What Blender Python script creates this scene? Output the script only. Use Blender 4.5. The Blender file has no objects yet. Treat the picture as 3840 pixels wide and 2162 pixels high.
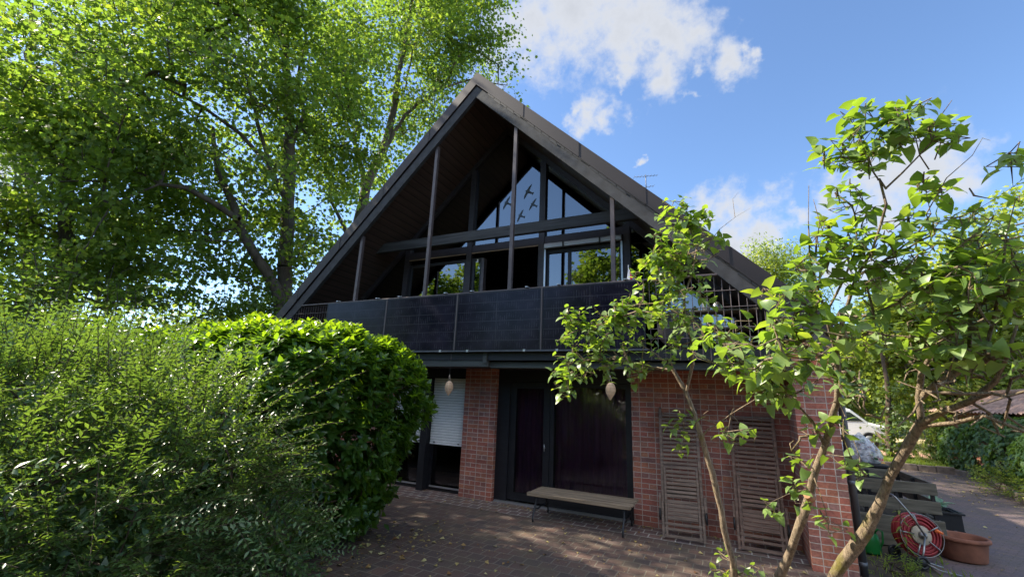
import bpy, math, random
import numpy as np
from mathutils import Vector, Matrix, noise as mnoise
random.seed(7); RNG=np.random.default_rng(11)
SC=bpy.context.scene
# ---------------------------------------------------------------- camera, sky, sun, exposure
cam_d=bpy.data.cameras.new('camera'); cam=bpy.data.objects.new('camera',cam_d); SC.collection.objects.link(cam)
cam_d.sensor_width=36.0; cam_d.lens=36.0*1625.272/3840.0; cam_d.clip_end=2000; cam_d.clip_start=.05
_r=Vector((.90227703,.42932346,.03971803)); _u=Vector((.06895542,-.23462262,.96963775)); _f=Vector((-.42560699,.8721431,.24129879))
cam.matrix_world=Matrix(((_r.x,_u.x,-_f.x,4.9949),(_r.y,_u.y,-_f.y,-8.1519),(_r.z,_u.z,-_f.z,1.995),(0,0,0,1)))
SC.camera=cam
SUN_AZ=math.radians(190); SUN_EL=math.radians(43)   # direction towards the sun, azimuth from +X counter-clockwise
sd=Vector((math.cos(SUN_AZ)*math.cos(SUN_EL),math.sin(SUN_AZ)*math.cos(SUN_EL),math.sin(SUN_EL)))
sl=bpy.data.lights.new('sun','SUN'); sl.energy=3.5; sl.angle=math.radians(.5); sl.color=(1,.9,.74)
so=bpy.data.objects.new('sun',sl); SC.collection.objects.link(so); so.rotation_euler=(-sd).to_track_quat('-Z','Y').to_euler()
CR_T1=[(-11.28, -0.46, 11.61, 5.6), (-10.53, 0.96, 16.28, 4.2), (-11.68, -1.38, 7.18, 2.9), (-10.21, 1.48, 7.47, 3.0), (-11.5, -0.94, 16.18, 4.0), (-9.71, 2.23, 12.1, 2.6), (-12.19, -2.78, 11.1, 3.2)]
CR_T2=[(-9.86, 6.69, 19.3, 4.6), (-10.73, 5.77, 12.75, 3.2), (-7.62, 8.63, 22.3, 3.6), (-8.63, 7.83, 26.95, 4.5), (-10.65, 5.85, 8.85, 2.4), (-4.91, 10.36, 19.35, 1.5), (-4.21, 10.72, 18.35, 1.1), (-6.87, 9.18, 19.77, 1.9)]
CR_T3=[(-16.17, -2.16, 8.58, 4.6), (-16.34, -2.79, 9.14, 3.2), (-15.64, -0.52, 6.15, 2.4), (-16.33, -2.74, 5.57, 3.6), (-15.69, -0.67, 11.07, 3.4)]
CR_T4=[(-24.42, -2.27, 16.54, 5.0), (-24.55, -2.93, 12.62, 5.0), (-23.9, -0.1, 15.47, 3.5), (-24.61, -3.32, 19.1, 3.0)]
CR_T5=[(9.13, 33.64, 13.5, 3.0), (8.11, 33.73, 10.98, 3.5), (6.17, 33.83, 12.59, 2.2)]
CR_T6=[(14.14, 16.19, 5.74, 3.0), (13.04, 16.57, 4.45, 3.0), (14.14, 16.19, 3.64, 3.0)]
CR_T7=[(16.77, 17.25, 6.74, 3.4), (16.16, 17.53, 4.87, 3.4), (17.87, 16.71, 8.57, 3.6)]
CR_T8=[(10.99, 18.17, 3.72, 2.1), (12.05, 17.91, 4.58, 2.0), (10.35, 18.31, 2.46, 1.8)]
CR_T9=[(10.6, 25.38, 4.17, 2.8), (14.79, 24.41, 6.15, 3.6), (12.59, 24.99, 4.49, 3.0), (16.53, 23.83, 7.39, 3.2)]
TK_T1a=[(-9.38, 2.68, 2.46, 0.3), (-9.58, 2.41, 4.88, 0.27), (-9.74, 2.19, 7.45, 0.24), (-9.87, 2.0, 9.62, 0.22), (-10.04, 1.75, 11.88, 0.2), (-10.26, 1.4, 14.2, 0.16), (-10.58, 0.86, 17.02, 0.12), (-10.87, 0.34, 20.28, 0.06)]
TK_T1b=[(-9.25, 2.18, 4.52, 0.22), (-9.42, 1.95, 5.37, 0.2), (-9.89, 1.23, 6.52, 0.17), (-10.22, 0.69, 7.39, 0.16), (-10.36, 0.44, 8.13, 0.14), (-10.71, -0.2, 9.34, 0.1), (-10.88, -0.55, 10.89, 0.05)]
TK_T1c=[(-9.77, 0.27, 7.56, 0.11), (-10.13, -0.4, 7.93, 0.1), (-10.47, -1.1, 8.2, 0.08), (-10.74, -1.72, 8.09, 0.06), (-10.94, -2.22, 7.52, 0.03)]
TK_T1d=[(-9.54, 1.59, 10.04, 0.1), (-10.03, 0.82, 10.29, 0.09), (-10.43, 0.12, 10.97, 0.07), (-10.97, -0.98, 11.49, 0.05), (-11.38, -1.98, 11.65, 0.03)]
TK_T1e=[(-10.0, 1.81, 11.19, 0.1), (-9.83, 2.06, 12.89, 0.08), (-10.08, 1.68, 14.62, 0.06), (-10.08, 1.68, 16.76, 0.03)]
TK_T1f=[(-9.45, 1.73, 8.75, 0.1), (-9.88, 1.07, 10.06, 0.08), (-10.48, 0.03, 13.21, 0.05), (-10.88, -0.78, 14.47, 0.03)]
TK_T2a=[(-9.64, 6.91, 1.56, 0.32), (-10.23, 6.31, 7.63, 0.28), (-10.37, 6.16, 9.88, 0.25), (-10.24, 6.3, 12.05, 0.23), (-9.85, 6.7, 13.97, 0.2), (-9.69, 6.86, 16.23, 0.17), (-9.64, 6.9, 19.06, 0.13), (-9.47, 7.07, 22.5, 0.09), (-9.52, 7.02, 26.48, 0.05)]
TK_T2b=[(-10.31, 6.23, 11.74, 0.13), (-10.71, 5.79, 13.64, 0.11), (-11.35, 5.04, 15.45, 0.08), (-11.7, 4.59, 17.9, 0.04)]
TK_T2c=[(-9.85, 6.7, 13.97, 0.11), (-9.24, 7.29, 16.23, 0.09), (-7.97, 8.37, 18.28, 0.07), (-6.71, 9.29, 19.1, 0.05), (-4.9, 10.37, 19.0, 0.02)]
TK_T2d=[(-9.99, 5.84, 7.98, 0.1), (-10.41, 5.38, 9.31, 0.09), (-10.88, 4.82, 10.49, 0.07), (-11.11, 4.53, 12.45, 0.03)]
TK_T3a=[(-15.76, -0.85, 1.24, 0.35), (-15.93, -1.35, 3.97, 0.3), (-16.06, -1.78, 6.33, 0.26), (-16.18, -2.19, 8.77, 0.2), (-16.35, -2.81, 11.2, 0.12), (-16.51, -3.51, 13.01, 0.05)]
TK_T3b=[(-15.98, -1.51, 4.91, 0.14), (-15.83, -1.05, 6.02, 0.11), (-15.58, -0.36, 7.28, 0.08), (-15.4, 0.09, 8.55, 0.03)]
TK_T4a=[(-23.73, 0.52, 2.12, 0.3), (-24.07, -0.72, 8.2, 0.25), (-24.3, -1.69, 13.33, 0.2), (-24.51, -2.71, 18.69, 0.1), (-24.62, -3.36, 21.34, 0.04)]
TK_T6a=[(13.23, 16.51, 1.28, 0.2), (13.48, 16.42, 3.1, 0.18), (14.01, 16.24, 5.3, 0.12), (14.39, 16.09, 7.56, 0.05)]
TK_T8a=[(10.81, 15.13, 0.37, 0.12), (10.97, 15.09, 1.82, 0.11), (11.1, 15.06, 3.31, 0.08), (11.06, 15.07, 4.64, 0.04)]
LIL_B=[[(5.08, -3.95, 0.24, 0.055), (5.01, -4.1, 0.58, 0.045), (4.97, -4.2, 0.78, 0.038), (4.93, -4.35, 1.13, 0.036), (4.88, -4.45, 1.51, 0.034), (4.82, -4.51, 1.76, 0.031), (4.74, -4.56, 2.08, 0.027), (4.65, -4.57, 2.24, 0.022)], [(4.65, -4.57, 2.24, 0.022), (4.5, -4.59, 2.26, 0.017), (4.31, -4.62, 2.31, 0.014), (4.14, -4.65, 2.32, 0.011), (3.99, -4.7, 2.3, 0.008), (3.87, -4.73, 2.19, 0.005)], [(4.74, -4.56, 2.08, 0.022), (4.79, -4.66, 2.28, 0.02), (4.81, -4.71, 2.44, 0.018), (4.77, -4.76, 2.61, 0.016), (4.78, -4.81, 2.76, 0.014), (4.84, -4.81, 2.92, 0.012), (4.88, -4.8, 3.14, 0.009), (4.83, -4.81, 3.33, 0.006), (4.8, -4.81, 3.49, 0.004)], [(4.77, -4.76, 2.61, 0.013), (4.6, -4.77, 2.73, 0.01), (4.42, -4.75, 2.73, 0.008), (4.23, -4.74, 2.66, 0.007), (4.05, -4.78, 2.58, 0.005), (3.92, -4.82, 2.63, 0.003)], [(4.84, -4.81, 2.92, 0.008), (4.71, -4.81, 3.09, 0.006), (4.63, -4.82, 3.22, 0.003)], [(5.22, -4.06, 0.31, 0.055), (5.24, -4.56, 0.94, 0.042), (5.33, -4.72, 1.23, 0.04), (5.4, -4.83, 1.45, 0.038), (5.43, -4.93, 1.61, 0.034), (5.49, -5.04, 1.79, 0.03), (5.52, -5.15, 1.95, 0.027), (5.54, -5.3, 2.14, 0.024), (5.53, -5.4, 2.29, 0.02), (5.56, -5.51, 2.44, 0.016), (5.6, -5.62, 2.61, 0.013), (5.65, -5.74, 2.7, 0.011), (5.69, -5.8, 2.82, 0.01), (5.69, -5.86, 2.89, 0.009), (5.69, -5.86, 3.0, 0.007)], [(5.69, -5.86, 3.0, 0.006), (5.66, -5.85, 3.09, 0.005), (5.62, -5.83, 3.14, 0.003)], [(5.66, -5.85, 3.09, 0.005), (5.65, -5.84, 3.23, 0.004), (5.64, -5.84, 3.34, 0.002)], [(5.7, -5.86, 2.95, 0.007), (5.77, -5.88, 3.02, 0.006), (5.82, -5.9, 3.07, 0.005), (5.87, -5.92, 3.12, 0.004), (5.91, -5.93, 3.22, 0.003), (5.95, -5.95, 3.28, 0.002)], [(5.82, -5.9, 3.07, 0.004), (5.82, -5.9, 3.19, 0.003), (5.8, -5.89, 3.32, 0.002)], [(5.49, -5.04, 1.79, 0.02), (5.42, -5.18, 1.93, 0.016), (5.31, -5.37, 2.05, 0.013), (5.2, -5.56, 2.14, 0.01), (5.09, -5.75, 2.2, 0.007), (4.99, -5.85, 2.25, 0.004)], [(5.54, -5.3, 2.14, 0.016), (5.42, -5.59, 2.24, 0.012), (5.31, -5.87, 2.28, 0.009), (5.21, -6.06, 2.27, 0.006), (5.12, -6.16, 2.23, 0.004)], [(5.53, -5.4, 2.29, 0.014), (5.47, -5.6, 2.43, 0.011), (5.44, -5.69, 2.57, 0.008), (5.41, -5.79, 2.7, 0.006), (5.42, -5.79, 2.86, 0.004), (5.43, -5.79, 3.05, 0.002)], [(5.47, -5.6, 2.43, 0.009), (5.56, -5.61, 2.62, 0.008), (5.63, -5.63, 2.77, 0.006), (5.64, -5.63, 2.94, 0.004), (5.68, -5.64, 3.05, 0.002)], [(5.42, -5.79, 2.7, 0.004), (5.46, -5.8, 2.85, 0.003), (5.45, -5.8, 2.98, 0.002)], [(5.27, -4.16, 0.19, 0.058), (5.5, -4.74, 1.05, 0.05), (5.65, -4.92, 1.36, 0.047), (5.75, -5.09, 1.66, 0.043), (5.82, -5.21, 1.85, 0.04), (5.85, -5.28, 1.94, 0.036)], [(5.85, -5.28, 1.94, 0.028), (5.85, -5.33, 2.07, 0.025), (5.86, -5.38, 2.18, 0.022), (5.9, -5.45, 2.3, 0.018), (5.95, -5.52, 2.35, 0.013), (6.01, -5.54, 2.4, 0.009)], [(5.85, -5.33, 2.07, 0.028), (5.89, -5.45, 2.13, 0.027), (5.96, -5.52, 2.19, 0.025), (6.01, -5.6, 2.23, 0.022), (6.08, -5.68, 2.27, 0.02), (6.17, -5.72, 2.3, 0.018)], [(5.85, -5.28, 1.94, 0.024), (5.9, -5.4, 2.0, 0.02), (5.96, -5.52, 2.05, 0.018), (6.02, -5.6, 2.13, 0.016), (6.05, -5.66, 2.23, 0.012), (6.09, -5.69, 2.35, 0.008)], [(5.86, -5.28, 1.93, 0.016), (5.92, -5.46, 1.96, 0.014), (5.96, -5.63, 1.99, 0.012), (6.0, -5.75, 1.95, 0.01), (6.02, -5.87, 1.92, 0.008)], [(5.96, -5.52, 2.05, 0.012), (5.98, -5.64, 2.08, 0.01), (5.99, -5.75, 2.07, 0.008), (6.05, -5.78, 2.1, 0.006)], [(5.98, -5.53, 2.19, 0.014), (5.98, -5.59, 2.3, 0.012), (5.98, -5.64, 2.42, 0.01), (5.98, -5.64, 2.58, 0.007), (5.97, -5.64, 2.73, 0.004)], [(6.01, -5.6, 2.23, 0.014), (6.04, -5.66, 2.39, 0.012), (6.08, -5.68, 2.56, 0.009), (6.12, -5.7, 2.73, 0.006), (6.17, -5.72, 2.89, 0.003)], [(5.95, -5.52, 2.35, 0.012), (5.92, -5.56, 2.49, 0.01), (5.87, -5.6, 2.6, 0.008), (5.84, -5.59, 2.72, 0.005), (5.81, -5.58, 2.83, 0.003)], [(5.6, -5.62, 2.61, 0.008), (5.72, -5.66, 2.69, 0.007), (5.83, -5.69, 2.77, 0.006), (5.89, -5.71, 2.87, 0.004), (5.89, -5.71, 3.0, 0.002)], [(5.74, -5.66, 2.48, 0.008), (5.86, -5.7, 2.59, 0.009), (5.97, -5.74, 2.66, 0.008), (6.05, -5.78, 2.69, 0.006), (6.13, -5.81, 2.7, 0.004)], [(5.56, -5.51, 2.44, 0.01), (5.65, -5.58, 2.44, 0.009), (5.74, -5.66, 2.48, 0.008)], [(4.99, -4.85, 3.17, 0.004), (5.04, -4.85, 3.24, 0.003), (5.15, -4.86, 3.31, 0.002), (5.25, -4.86, 3.37, 0.001)], [(5.15, -4.86, 3.31, 0.003), (5.15, -4.86, 3.45, 0.002), (5.19, -4.86, 3.5, 0.001)], [(5.88, -5.71, 2.87, 0.004), (5.96, -5.74, 3.02, 0.003), (6.04, -5.77, 3.09, 0.002), (6.08, -5.79, 3.16, 0.0015), (6.1, -5.8, 3.14, 0.001)], [(5.96, -5.74, 2.73, 0.003), (6.01, -5.76, 2.84, 0.002), (6.07, -5.79, 2.88, 0.0015), (6.12, -5.81, 2.91, 0.001)], [(4.82, -4.51, 1.76, 0.006), (4.7, -4.56, 1.78, 0.004), (4.62, -4.57, 1.86, 0.002)], [(4.87, -4.55, 1.82, 0.008), (5.03, -4.75, 1.94, 0.008), (5.14, -4.96, 2.02, 0.007), (5.24, -5.16, 2.09, 0.006)], [(5.03, -4.75, 1.94, 0.004), (4.99, -4.75, 1.81, 0.003), (4.92, -4.75, 1.73, 0.002)], [(5.4, -4.88, 1.54, 0.006), (5.31, -4.97, 1.52, 0.004), (5.2, -4.96, 1.45, 0.002)], [(5.43, -4.98, 1.59, 0.006), (5.44, -5.08, 1.49, 0.003), (5.45, -5.08, 1.41, 0.002)], [(5.52, -5.15, 1.95, 0.006), (5.58, -5.21, 1.86, 0.005), (5.59, -5.26, 1.76, 0.003), (5.58, -5.31, 1.7, 0.002)], [(5.43, -4.98, 1.66, 0.005), (5.35, -5.07, 1.72, 0.004), (5.32, -5.07, 1.76, 0.002)]]
LIL_C=[(3.97, -4.75, 2.35, 0.222, 0.188, 26), (4.2, -4.74, 2.57, 0.219, 0.185, 30), (4.39, -4.76, 2.72, 0.199, 0.133, 18), (3.92, -4.82, 2.63, 0.101, 0.118, 9), (4.67, -4.82, 2.93, 0.242, 0.194, 42), (4.8, -4.86, 3.16, 0.27, 0.159, 40), (4.79, -4.81, 3.4, 0.194, 0.129, 22), (4.47, -4.74, 2.38, 0.233, 0.166, 20), (4.9, -4.95, 2.62, 0.185, 0.185, 12), (4.68, -4.82, 2.63, 0.161, 0.129, 14), (3.84, -4.74, 2.16, 0.139, 0.139, 8), (4.28, -4.73, 2.23, 0.202, 0.101, 8), (5.04, -5.65, 2.27, 0.205, 0.157, 22), (5.21, -5.96, 2.27, 0.212, 0.148, 30), (5.36, -5.88, 2.38, 0.222, 0.155, 30), (5.41, -5.79, 2.59, 0.254, 0.139, 26), (5.3, -5.57, 2.14, 0.225, 0.113, 12), (5.14, -5.56, 2.12, 0.15, 0.1, 8), (5.56, -5.67, 2.89, 0.172, 0.172, 16), (5.61, -5.68, 3.05, 0.086, 0.074, 6), (5.49, -5.75, 2.71, 0.189, 0.118, 16), (5.58, -5.52, 2.24, 0.156, 0.156, 9), (5.66, -5.85, 3.24, 0.196, 0.162, 30), (5.77, -5.88, 3.28, 0.139, 0.104, 14), (5.86, -5.91, 3.21, 0.139, 0.127, 17), (5.63, -5.84, 3.18, 0.139, 0.092, 10), (5.79, -5.62, 2.79, 0.255, 0.179, 26), (5.93, -5.67, 2.76, 0.23, 0.204, 26), (6.06, -5.73, 2.74, 0.23, 0.204, 26), (6.07, -5.78, 2.57, 0.15, 0.225, 22), (5.74, -5.61, 2.57, 0.23, 0.153, 16), (5.87, -5.6, 2.52, 0.312, 0.156, 28), (6.01, -5.65, 2.48, 0.286, 0.182, 30), (5.82, -5.53, 2.39, 0.265, 0.132, 16), (6.09, -5.91, 2.92, 0.072, 0.144, 8), (5.97, -5.58, 2.32, 0.291, 0.132, 18), (6.05, -5.72, 2.35, 0.153, 0.153, 16), (5.9, -5.66, 2.96, 0.128, 0.102, 8), (5.97, -5.74, 2.62, 0.2, 0.1, 16), (6.03, -5.61, 2.23, 0.212, 0.132, 6), (4.67, -4.57, 1.88, 0.121, 0.076, 5), (4.68, -4.57, 1.67, 0.087, 0.042, 2), (4.98, -4.75, 1.81, 0.065, 0.049, 2), (5.26, -5.16, 2.07, 0.116, 0.087, 5), (5.32, -5.07, 1.75, 0.054, 0.054, 2), (5.31, -5.07, 1.62, 0.06, 0.036, 2), (5.17, -4.96, 1.44, 0.068, 0.043, 2), (5.33, -4.97, 1.46, 0.043, 0.031, 1), (5.44, -5.08, 1.41, 0.066, 0.054, 2), (5.5, -5.09, 1.39, 0.042, 0.036, 1), (5.58, -5.31, 1.69, 0.061, 0.034, 2), (4.89, -4.15, 0.85, 0.085, 0.096, 3), (5.08, -4.2, 0.84, 0.107, 0.053, 3), (5.11, -4.85, 1.82, 0.079, 0.038, 2), (5.57, -5.31, 1.84, 0.168, 0.112, 3), (5.4, -5.18, 1.95, 0.144, 0.087, 4)]
LIL_D=[(4.28, -4.73, 2.32, 0.303, 0.135, 16), (5.54, -5.3, 2.26, 0.223, 0.223, 26), (5.95, -5.63, 2.15, 0.338, 0.208, 44), (5.9, -5.5, 1.98, 0.405, 0.108, 26), (5.62, -5.22, 2.04, 0.173, 0.173, 12), (5.4, -5.08, 1.83, 0.179, 0.179, 14), (5.05, -4.75, 1.89, 0.196, 0.164, 9), (5.95, -5.73, 2.96, 0.2, 0.225, 10), (6.01, -5.65, 2.36, 0.234, 0.156, 16), (5.83, -5.37, 2.26, 0.168, 0.251, 12), (4.05, -4.78, 2.37, 0.202, 0.135, 8)]
CLOUDS=[(-0.2976, 0.6361, 0.7119, 0.16), (-0.2058, 0.6534, 0.7285, 0.17), (-0.1039, 0.7064, 0.7001, 0.14), (-0.1428, 0.7434, 0.6534, 0.05), (-0.0346, 0.7241, 0.6888, 0.1), (-0.0712, 0.771, 0.6328, 0.075), (-0.1187, 0.7405, 0.6614, 0.06), (0.0273, 0.7845, 0.6196, 0.02), (0.0542, 0.7838, 0.6187, 0.05), (0.0871, 0.7749, 0.626, 0.02), (-0.168, 0.7481, 0.642, 0.028), (-0.1638, 0.7638, 0.6243, 0.02), (-0.2587, 0.7694, 0.5841, 0.03), (-0.2186, 0.7807, 0.5855, 0.052), (-0.1799, 0.7948, 0.5796, 0.045), (-0.0181, 0.8101, 0.586, 0.025), (-0.1322, 0.8577, 0.4968, 0.014), (0.0093, 0.9219, 0.3874, 0.08), (0.0521, 0.9261, 0.3738, 0.08), (-0.0217, 0.9263, 0.3761, 0.065), (0.0775, 0.9398, 0.3327, 0.06), (0.1325, 0.9247, 0.3568, 0.035), (0.0419, 0.9431, 0.3299, 0.06), (0.2125, 0.8955, 0.391, 0.07), (0.2611, 0.8798, 0.3972, 0.085), (0.3095, 0.8678, 0.3887, 0.085), (0.3489, 0.8634, 0.3644, 0.065), (0.2847, 0.896, 0.3407, 0.07), (0.2274, 0.9442, 0.2384, 0.05), (0.279, 0.9338, 0.224, 0.06), (0.2363, 0.9489, 0.2092, 0.04), (-0.9293, 0.1406, 0.3416, 0.2), (-0.6869, 0.2871, 0.6677, 0.2), (-0.6772, 0.7272, 0.112, 0.1), (0.074, 0.9571, 0.28, 0.05)]

W=bpy.data.worlds.new('World'); SC.world=W; W.use_nodes=True
def world():
    nt=W.node_tree; N=nt.nodes; L=nt.links; N.clear()
    out=N.new('ShaderNodeOutputWorld'); bg=N.new('ShaderNodeBackground'); L.new(bg.outputs[0],out.inputs[0])
    sky=N.new('ShaderNodeTexSky'); sky.sky_type='NISHITA'; sky.sun_disc=False; sky.sun_elevation=SUN_EL
    sky.sun_rotation=math.pi/2-SUN_AZ; sky.air_density=1.0; sky.dust_density=.2; sky.ozone_density=5.0
    bg.inputs[1].default_value=SKY_STR
    tc=N.new('ShaderNodeTexCoord')
    n1=N.new('ShaderNodeTexNoise'); n1.inputs['Scale'].default_value=9; n1.inputs['Detail'].default_value=7; n1.inputs['Roughness'].default_value=.62
    L.new(tc.outputs['Generated'],n1.inputs['Vector'])
    n2=N.new('ShaderNodeTexNoise'); n2.inputs['Scale'].default_value=34; n2.inputs['Detail'].default_value=6; n2.inputs['Roughness'].default_value=.65
    L.new(tc.outputs['Generated'],n2.inputs['Vector'])
    def warp(src,sc,amt):
        n=N.new('ShaderNodeTexNoise'); n.inputs['Scale'].default_value=sc; n.inputs['Detail'].default_value=5; L.new(tc.outputs['Generated'],n.inputs['Vector'])
        s_=N.new('ShaderNodeVectorMath'); s_.operation='SUBTRACT'; s_.inputs[1].default_value=(.5,.5,.5); L.new(n.outputs['Color'],s_.inputs[0])
        m_=N.new('ShaderNodeVectorMath'); m_.operation='MULTIPLY_ADD'; m_.inputs[1].default_value=(amt,amt,amt); L.new(s_.outputs[0],m_.inputs[0]); L.new(src,m_.inputs[2]); return m_.outputs[0]
    wv=warp(warp(tc.outputs['Generated'],11,.13),38,.05)
    prev=None
    for (x,y,z,r) in CLOUDS+[(.1,-.45,.88,.55),(-.6,-.55,.58,.3),(.7,-.45,.55,.36),(.2,-.85,.48,.12),(0,-.2,1.0,.3)]:  # appended blobs: unseen clouds added behind the camera to lift the facade shade
        d=N.new('ShaderNodeVectorMath'); d.operation='DISTANCE'; d.inputs[1].default_value=(x,y,z); L.new(wv,d.inputs[0])
        m=N.new('ShaderNodeMath'); m.operation='MULTIPLY_ADD'; m.inputs[1].default_value=-1/r; m.inputs[2].default_value=1.0; L.new(d.outputs['Value'],m.inputs[0])
        if prev is None: prev=m
        else:
            q=N.new('ShaderNodeMath'); q.operation='SMOOTH_MAX'; q.inputs[2].default_value=.25; L.new(prev.outputs[0],q.inputs[0]); L.new(m.outputs[0],q.inputs[1]); prev=q
    def mad(src,a,b):
        m=N.new('ShaderNodeMath'); m.operation='MULTIPLY_ADD'; m.inputs[1].default_value=a; m.inputs[2].default_value=b; L.new(src,m.inputs[0]); return m.outputs[0]
    def add(a,b):
        m=N.new('ShaderNodeMath'); m.operation='ADD'; L.new(a,m.inputs[0]); L.new(b,m.inputs[1]); return m.outputs[0]
    s=add(prev.outputs[0],mad(n1.outputs['Fac'],2.0,-1.0)); s=add(s,mad(n2.outputs['Fac'],1.0,-.5))
    mr=N.new('ShaderNodeMapRange'); mr.interpolation_type='SMOOTHSTEP'; mr.inputs['From Min'].default_value=.0; mr.inputs['From Max'].default_value=.9
    L.new(s,mr.inputs['Value'])
    # broad thin veil, stronger low down
    ramp=N.new('ShaderNodeMapRange'); ramp.inputs['From Min'].default_value=.0; ramp.inputs['From Max'].default_value=1.6; ramp.inputs['To Min'].default_value=1.0; ramp.inputs['To Max'].default_value=.72
    L.new(s,ramp.inputs['Value'])
    cc=N.new('ShaderNodeMixRGB'); cc.blend_type='MULTIPLY'; cc.inputs[0].default_value=1; cc.inputs[1].default_value=(*CLOUD_COL,1)
    L.new(ramp.outputs[0],cc.inputs[2])
    sp=N.new('ShaderNodeSeparateXYZ'); L.new(tc.outputs['Generated'],sp.inputs[0])      # clouds behind the camera, out of view, brightened as added fill for the facade
    bb=N.new('ShaderNodeMapRange'); bb.inputs['From Min'].default_value=.0; bb.inputs['From Max'].default_value=-.45; bb.inputs['To Min'].default_value=1.0; bb.inputs['To Max'].default_value=CLOUD_FILL; L.new(sp.outputs[1],bb.inputs['Value'])
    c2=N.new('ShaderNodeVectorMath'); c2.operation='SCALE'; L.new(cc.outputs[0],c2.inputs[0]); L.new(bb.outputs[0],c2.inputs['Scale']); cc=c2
    op=N.new('ShaderNodeMath'); op.operation='MULTIPLY'; op.inputs[1].default_value=.93; L.new(mr.outputs[0],op.inputs[0])
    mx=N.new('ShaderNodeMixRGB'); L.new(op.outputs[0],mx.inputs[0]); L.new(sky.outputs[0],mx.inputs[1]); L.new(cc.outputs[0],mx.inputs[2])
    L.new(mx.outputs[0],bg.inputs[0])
SKY_STR=.07; CLOUD_FILL=4.2; CLOUD_COL=(3.15,3.25,3.45)
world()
vs=SC.view_settings; SC.display_settings.display_device='sRGB'; vs.view_transform='Standard'; vs.look='None'; vs.exposure=2.0; vs.gamma=1; vs.use_curve_mapping=False
SC.render.engine='CYCLES'
SC.cycles.max_bounces=8; SC.cycles.transparent_max_bounces=12; SC.cycles.caustics_reflective=False; SC.cycles.caustics_refractive=False
# ---------------------------------------------------------------- helpers
def tag(o,label=None,cat=None,group=None,kind=None):
    if label: o['label']=label
    if cat: o['category']=cat
    if group: o['group']=group
    if kind: o['kind']=kind
    return o
ORG={}
def thing(name,label,cat,loc=(0,0,0),group=None,kind=None):
    o=bpy.data.objects.new(name,None); SC.collection.objects.link(o); o.location=loc; o.empty_display_size=.2
    ORG[o.name]=Vector(loc); return tag(o,label,cat,group,kind)
def link(name,me,m,parent=None,origin=None):
    o=bpy.data.objects.new(name,me); SC.collection.objects.link(o)
    if m is not None:
        for mm in (m if isinstance(m,(list,tuple)) else [m]): me.materials.append(mm)
    if parent is not None:
        o.parent=parent; ORG[o.name]=ORG[parent.name]
        og=ORG[parent.name]
    else:
        og=Vector(origin) if origin is not None else Vector((0,0,0)); o.location=og; ORG[o.name]=og
    if og.length>0: me.transform(Matrix.Translation(-og))
    return o
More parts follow.
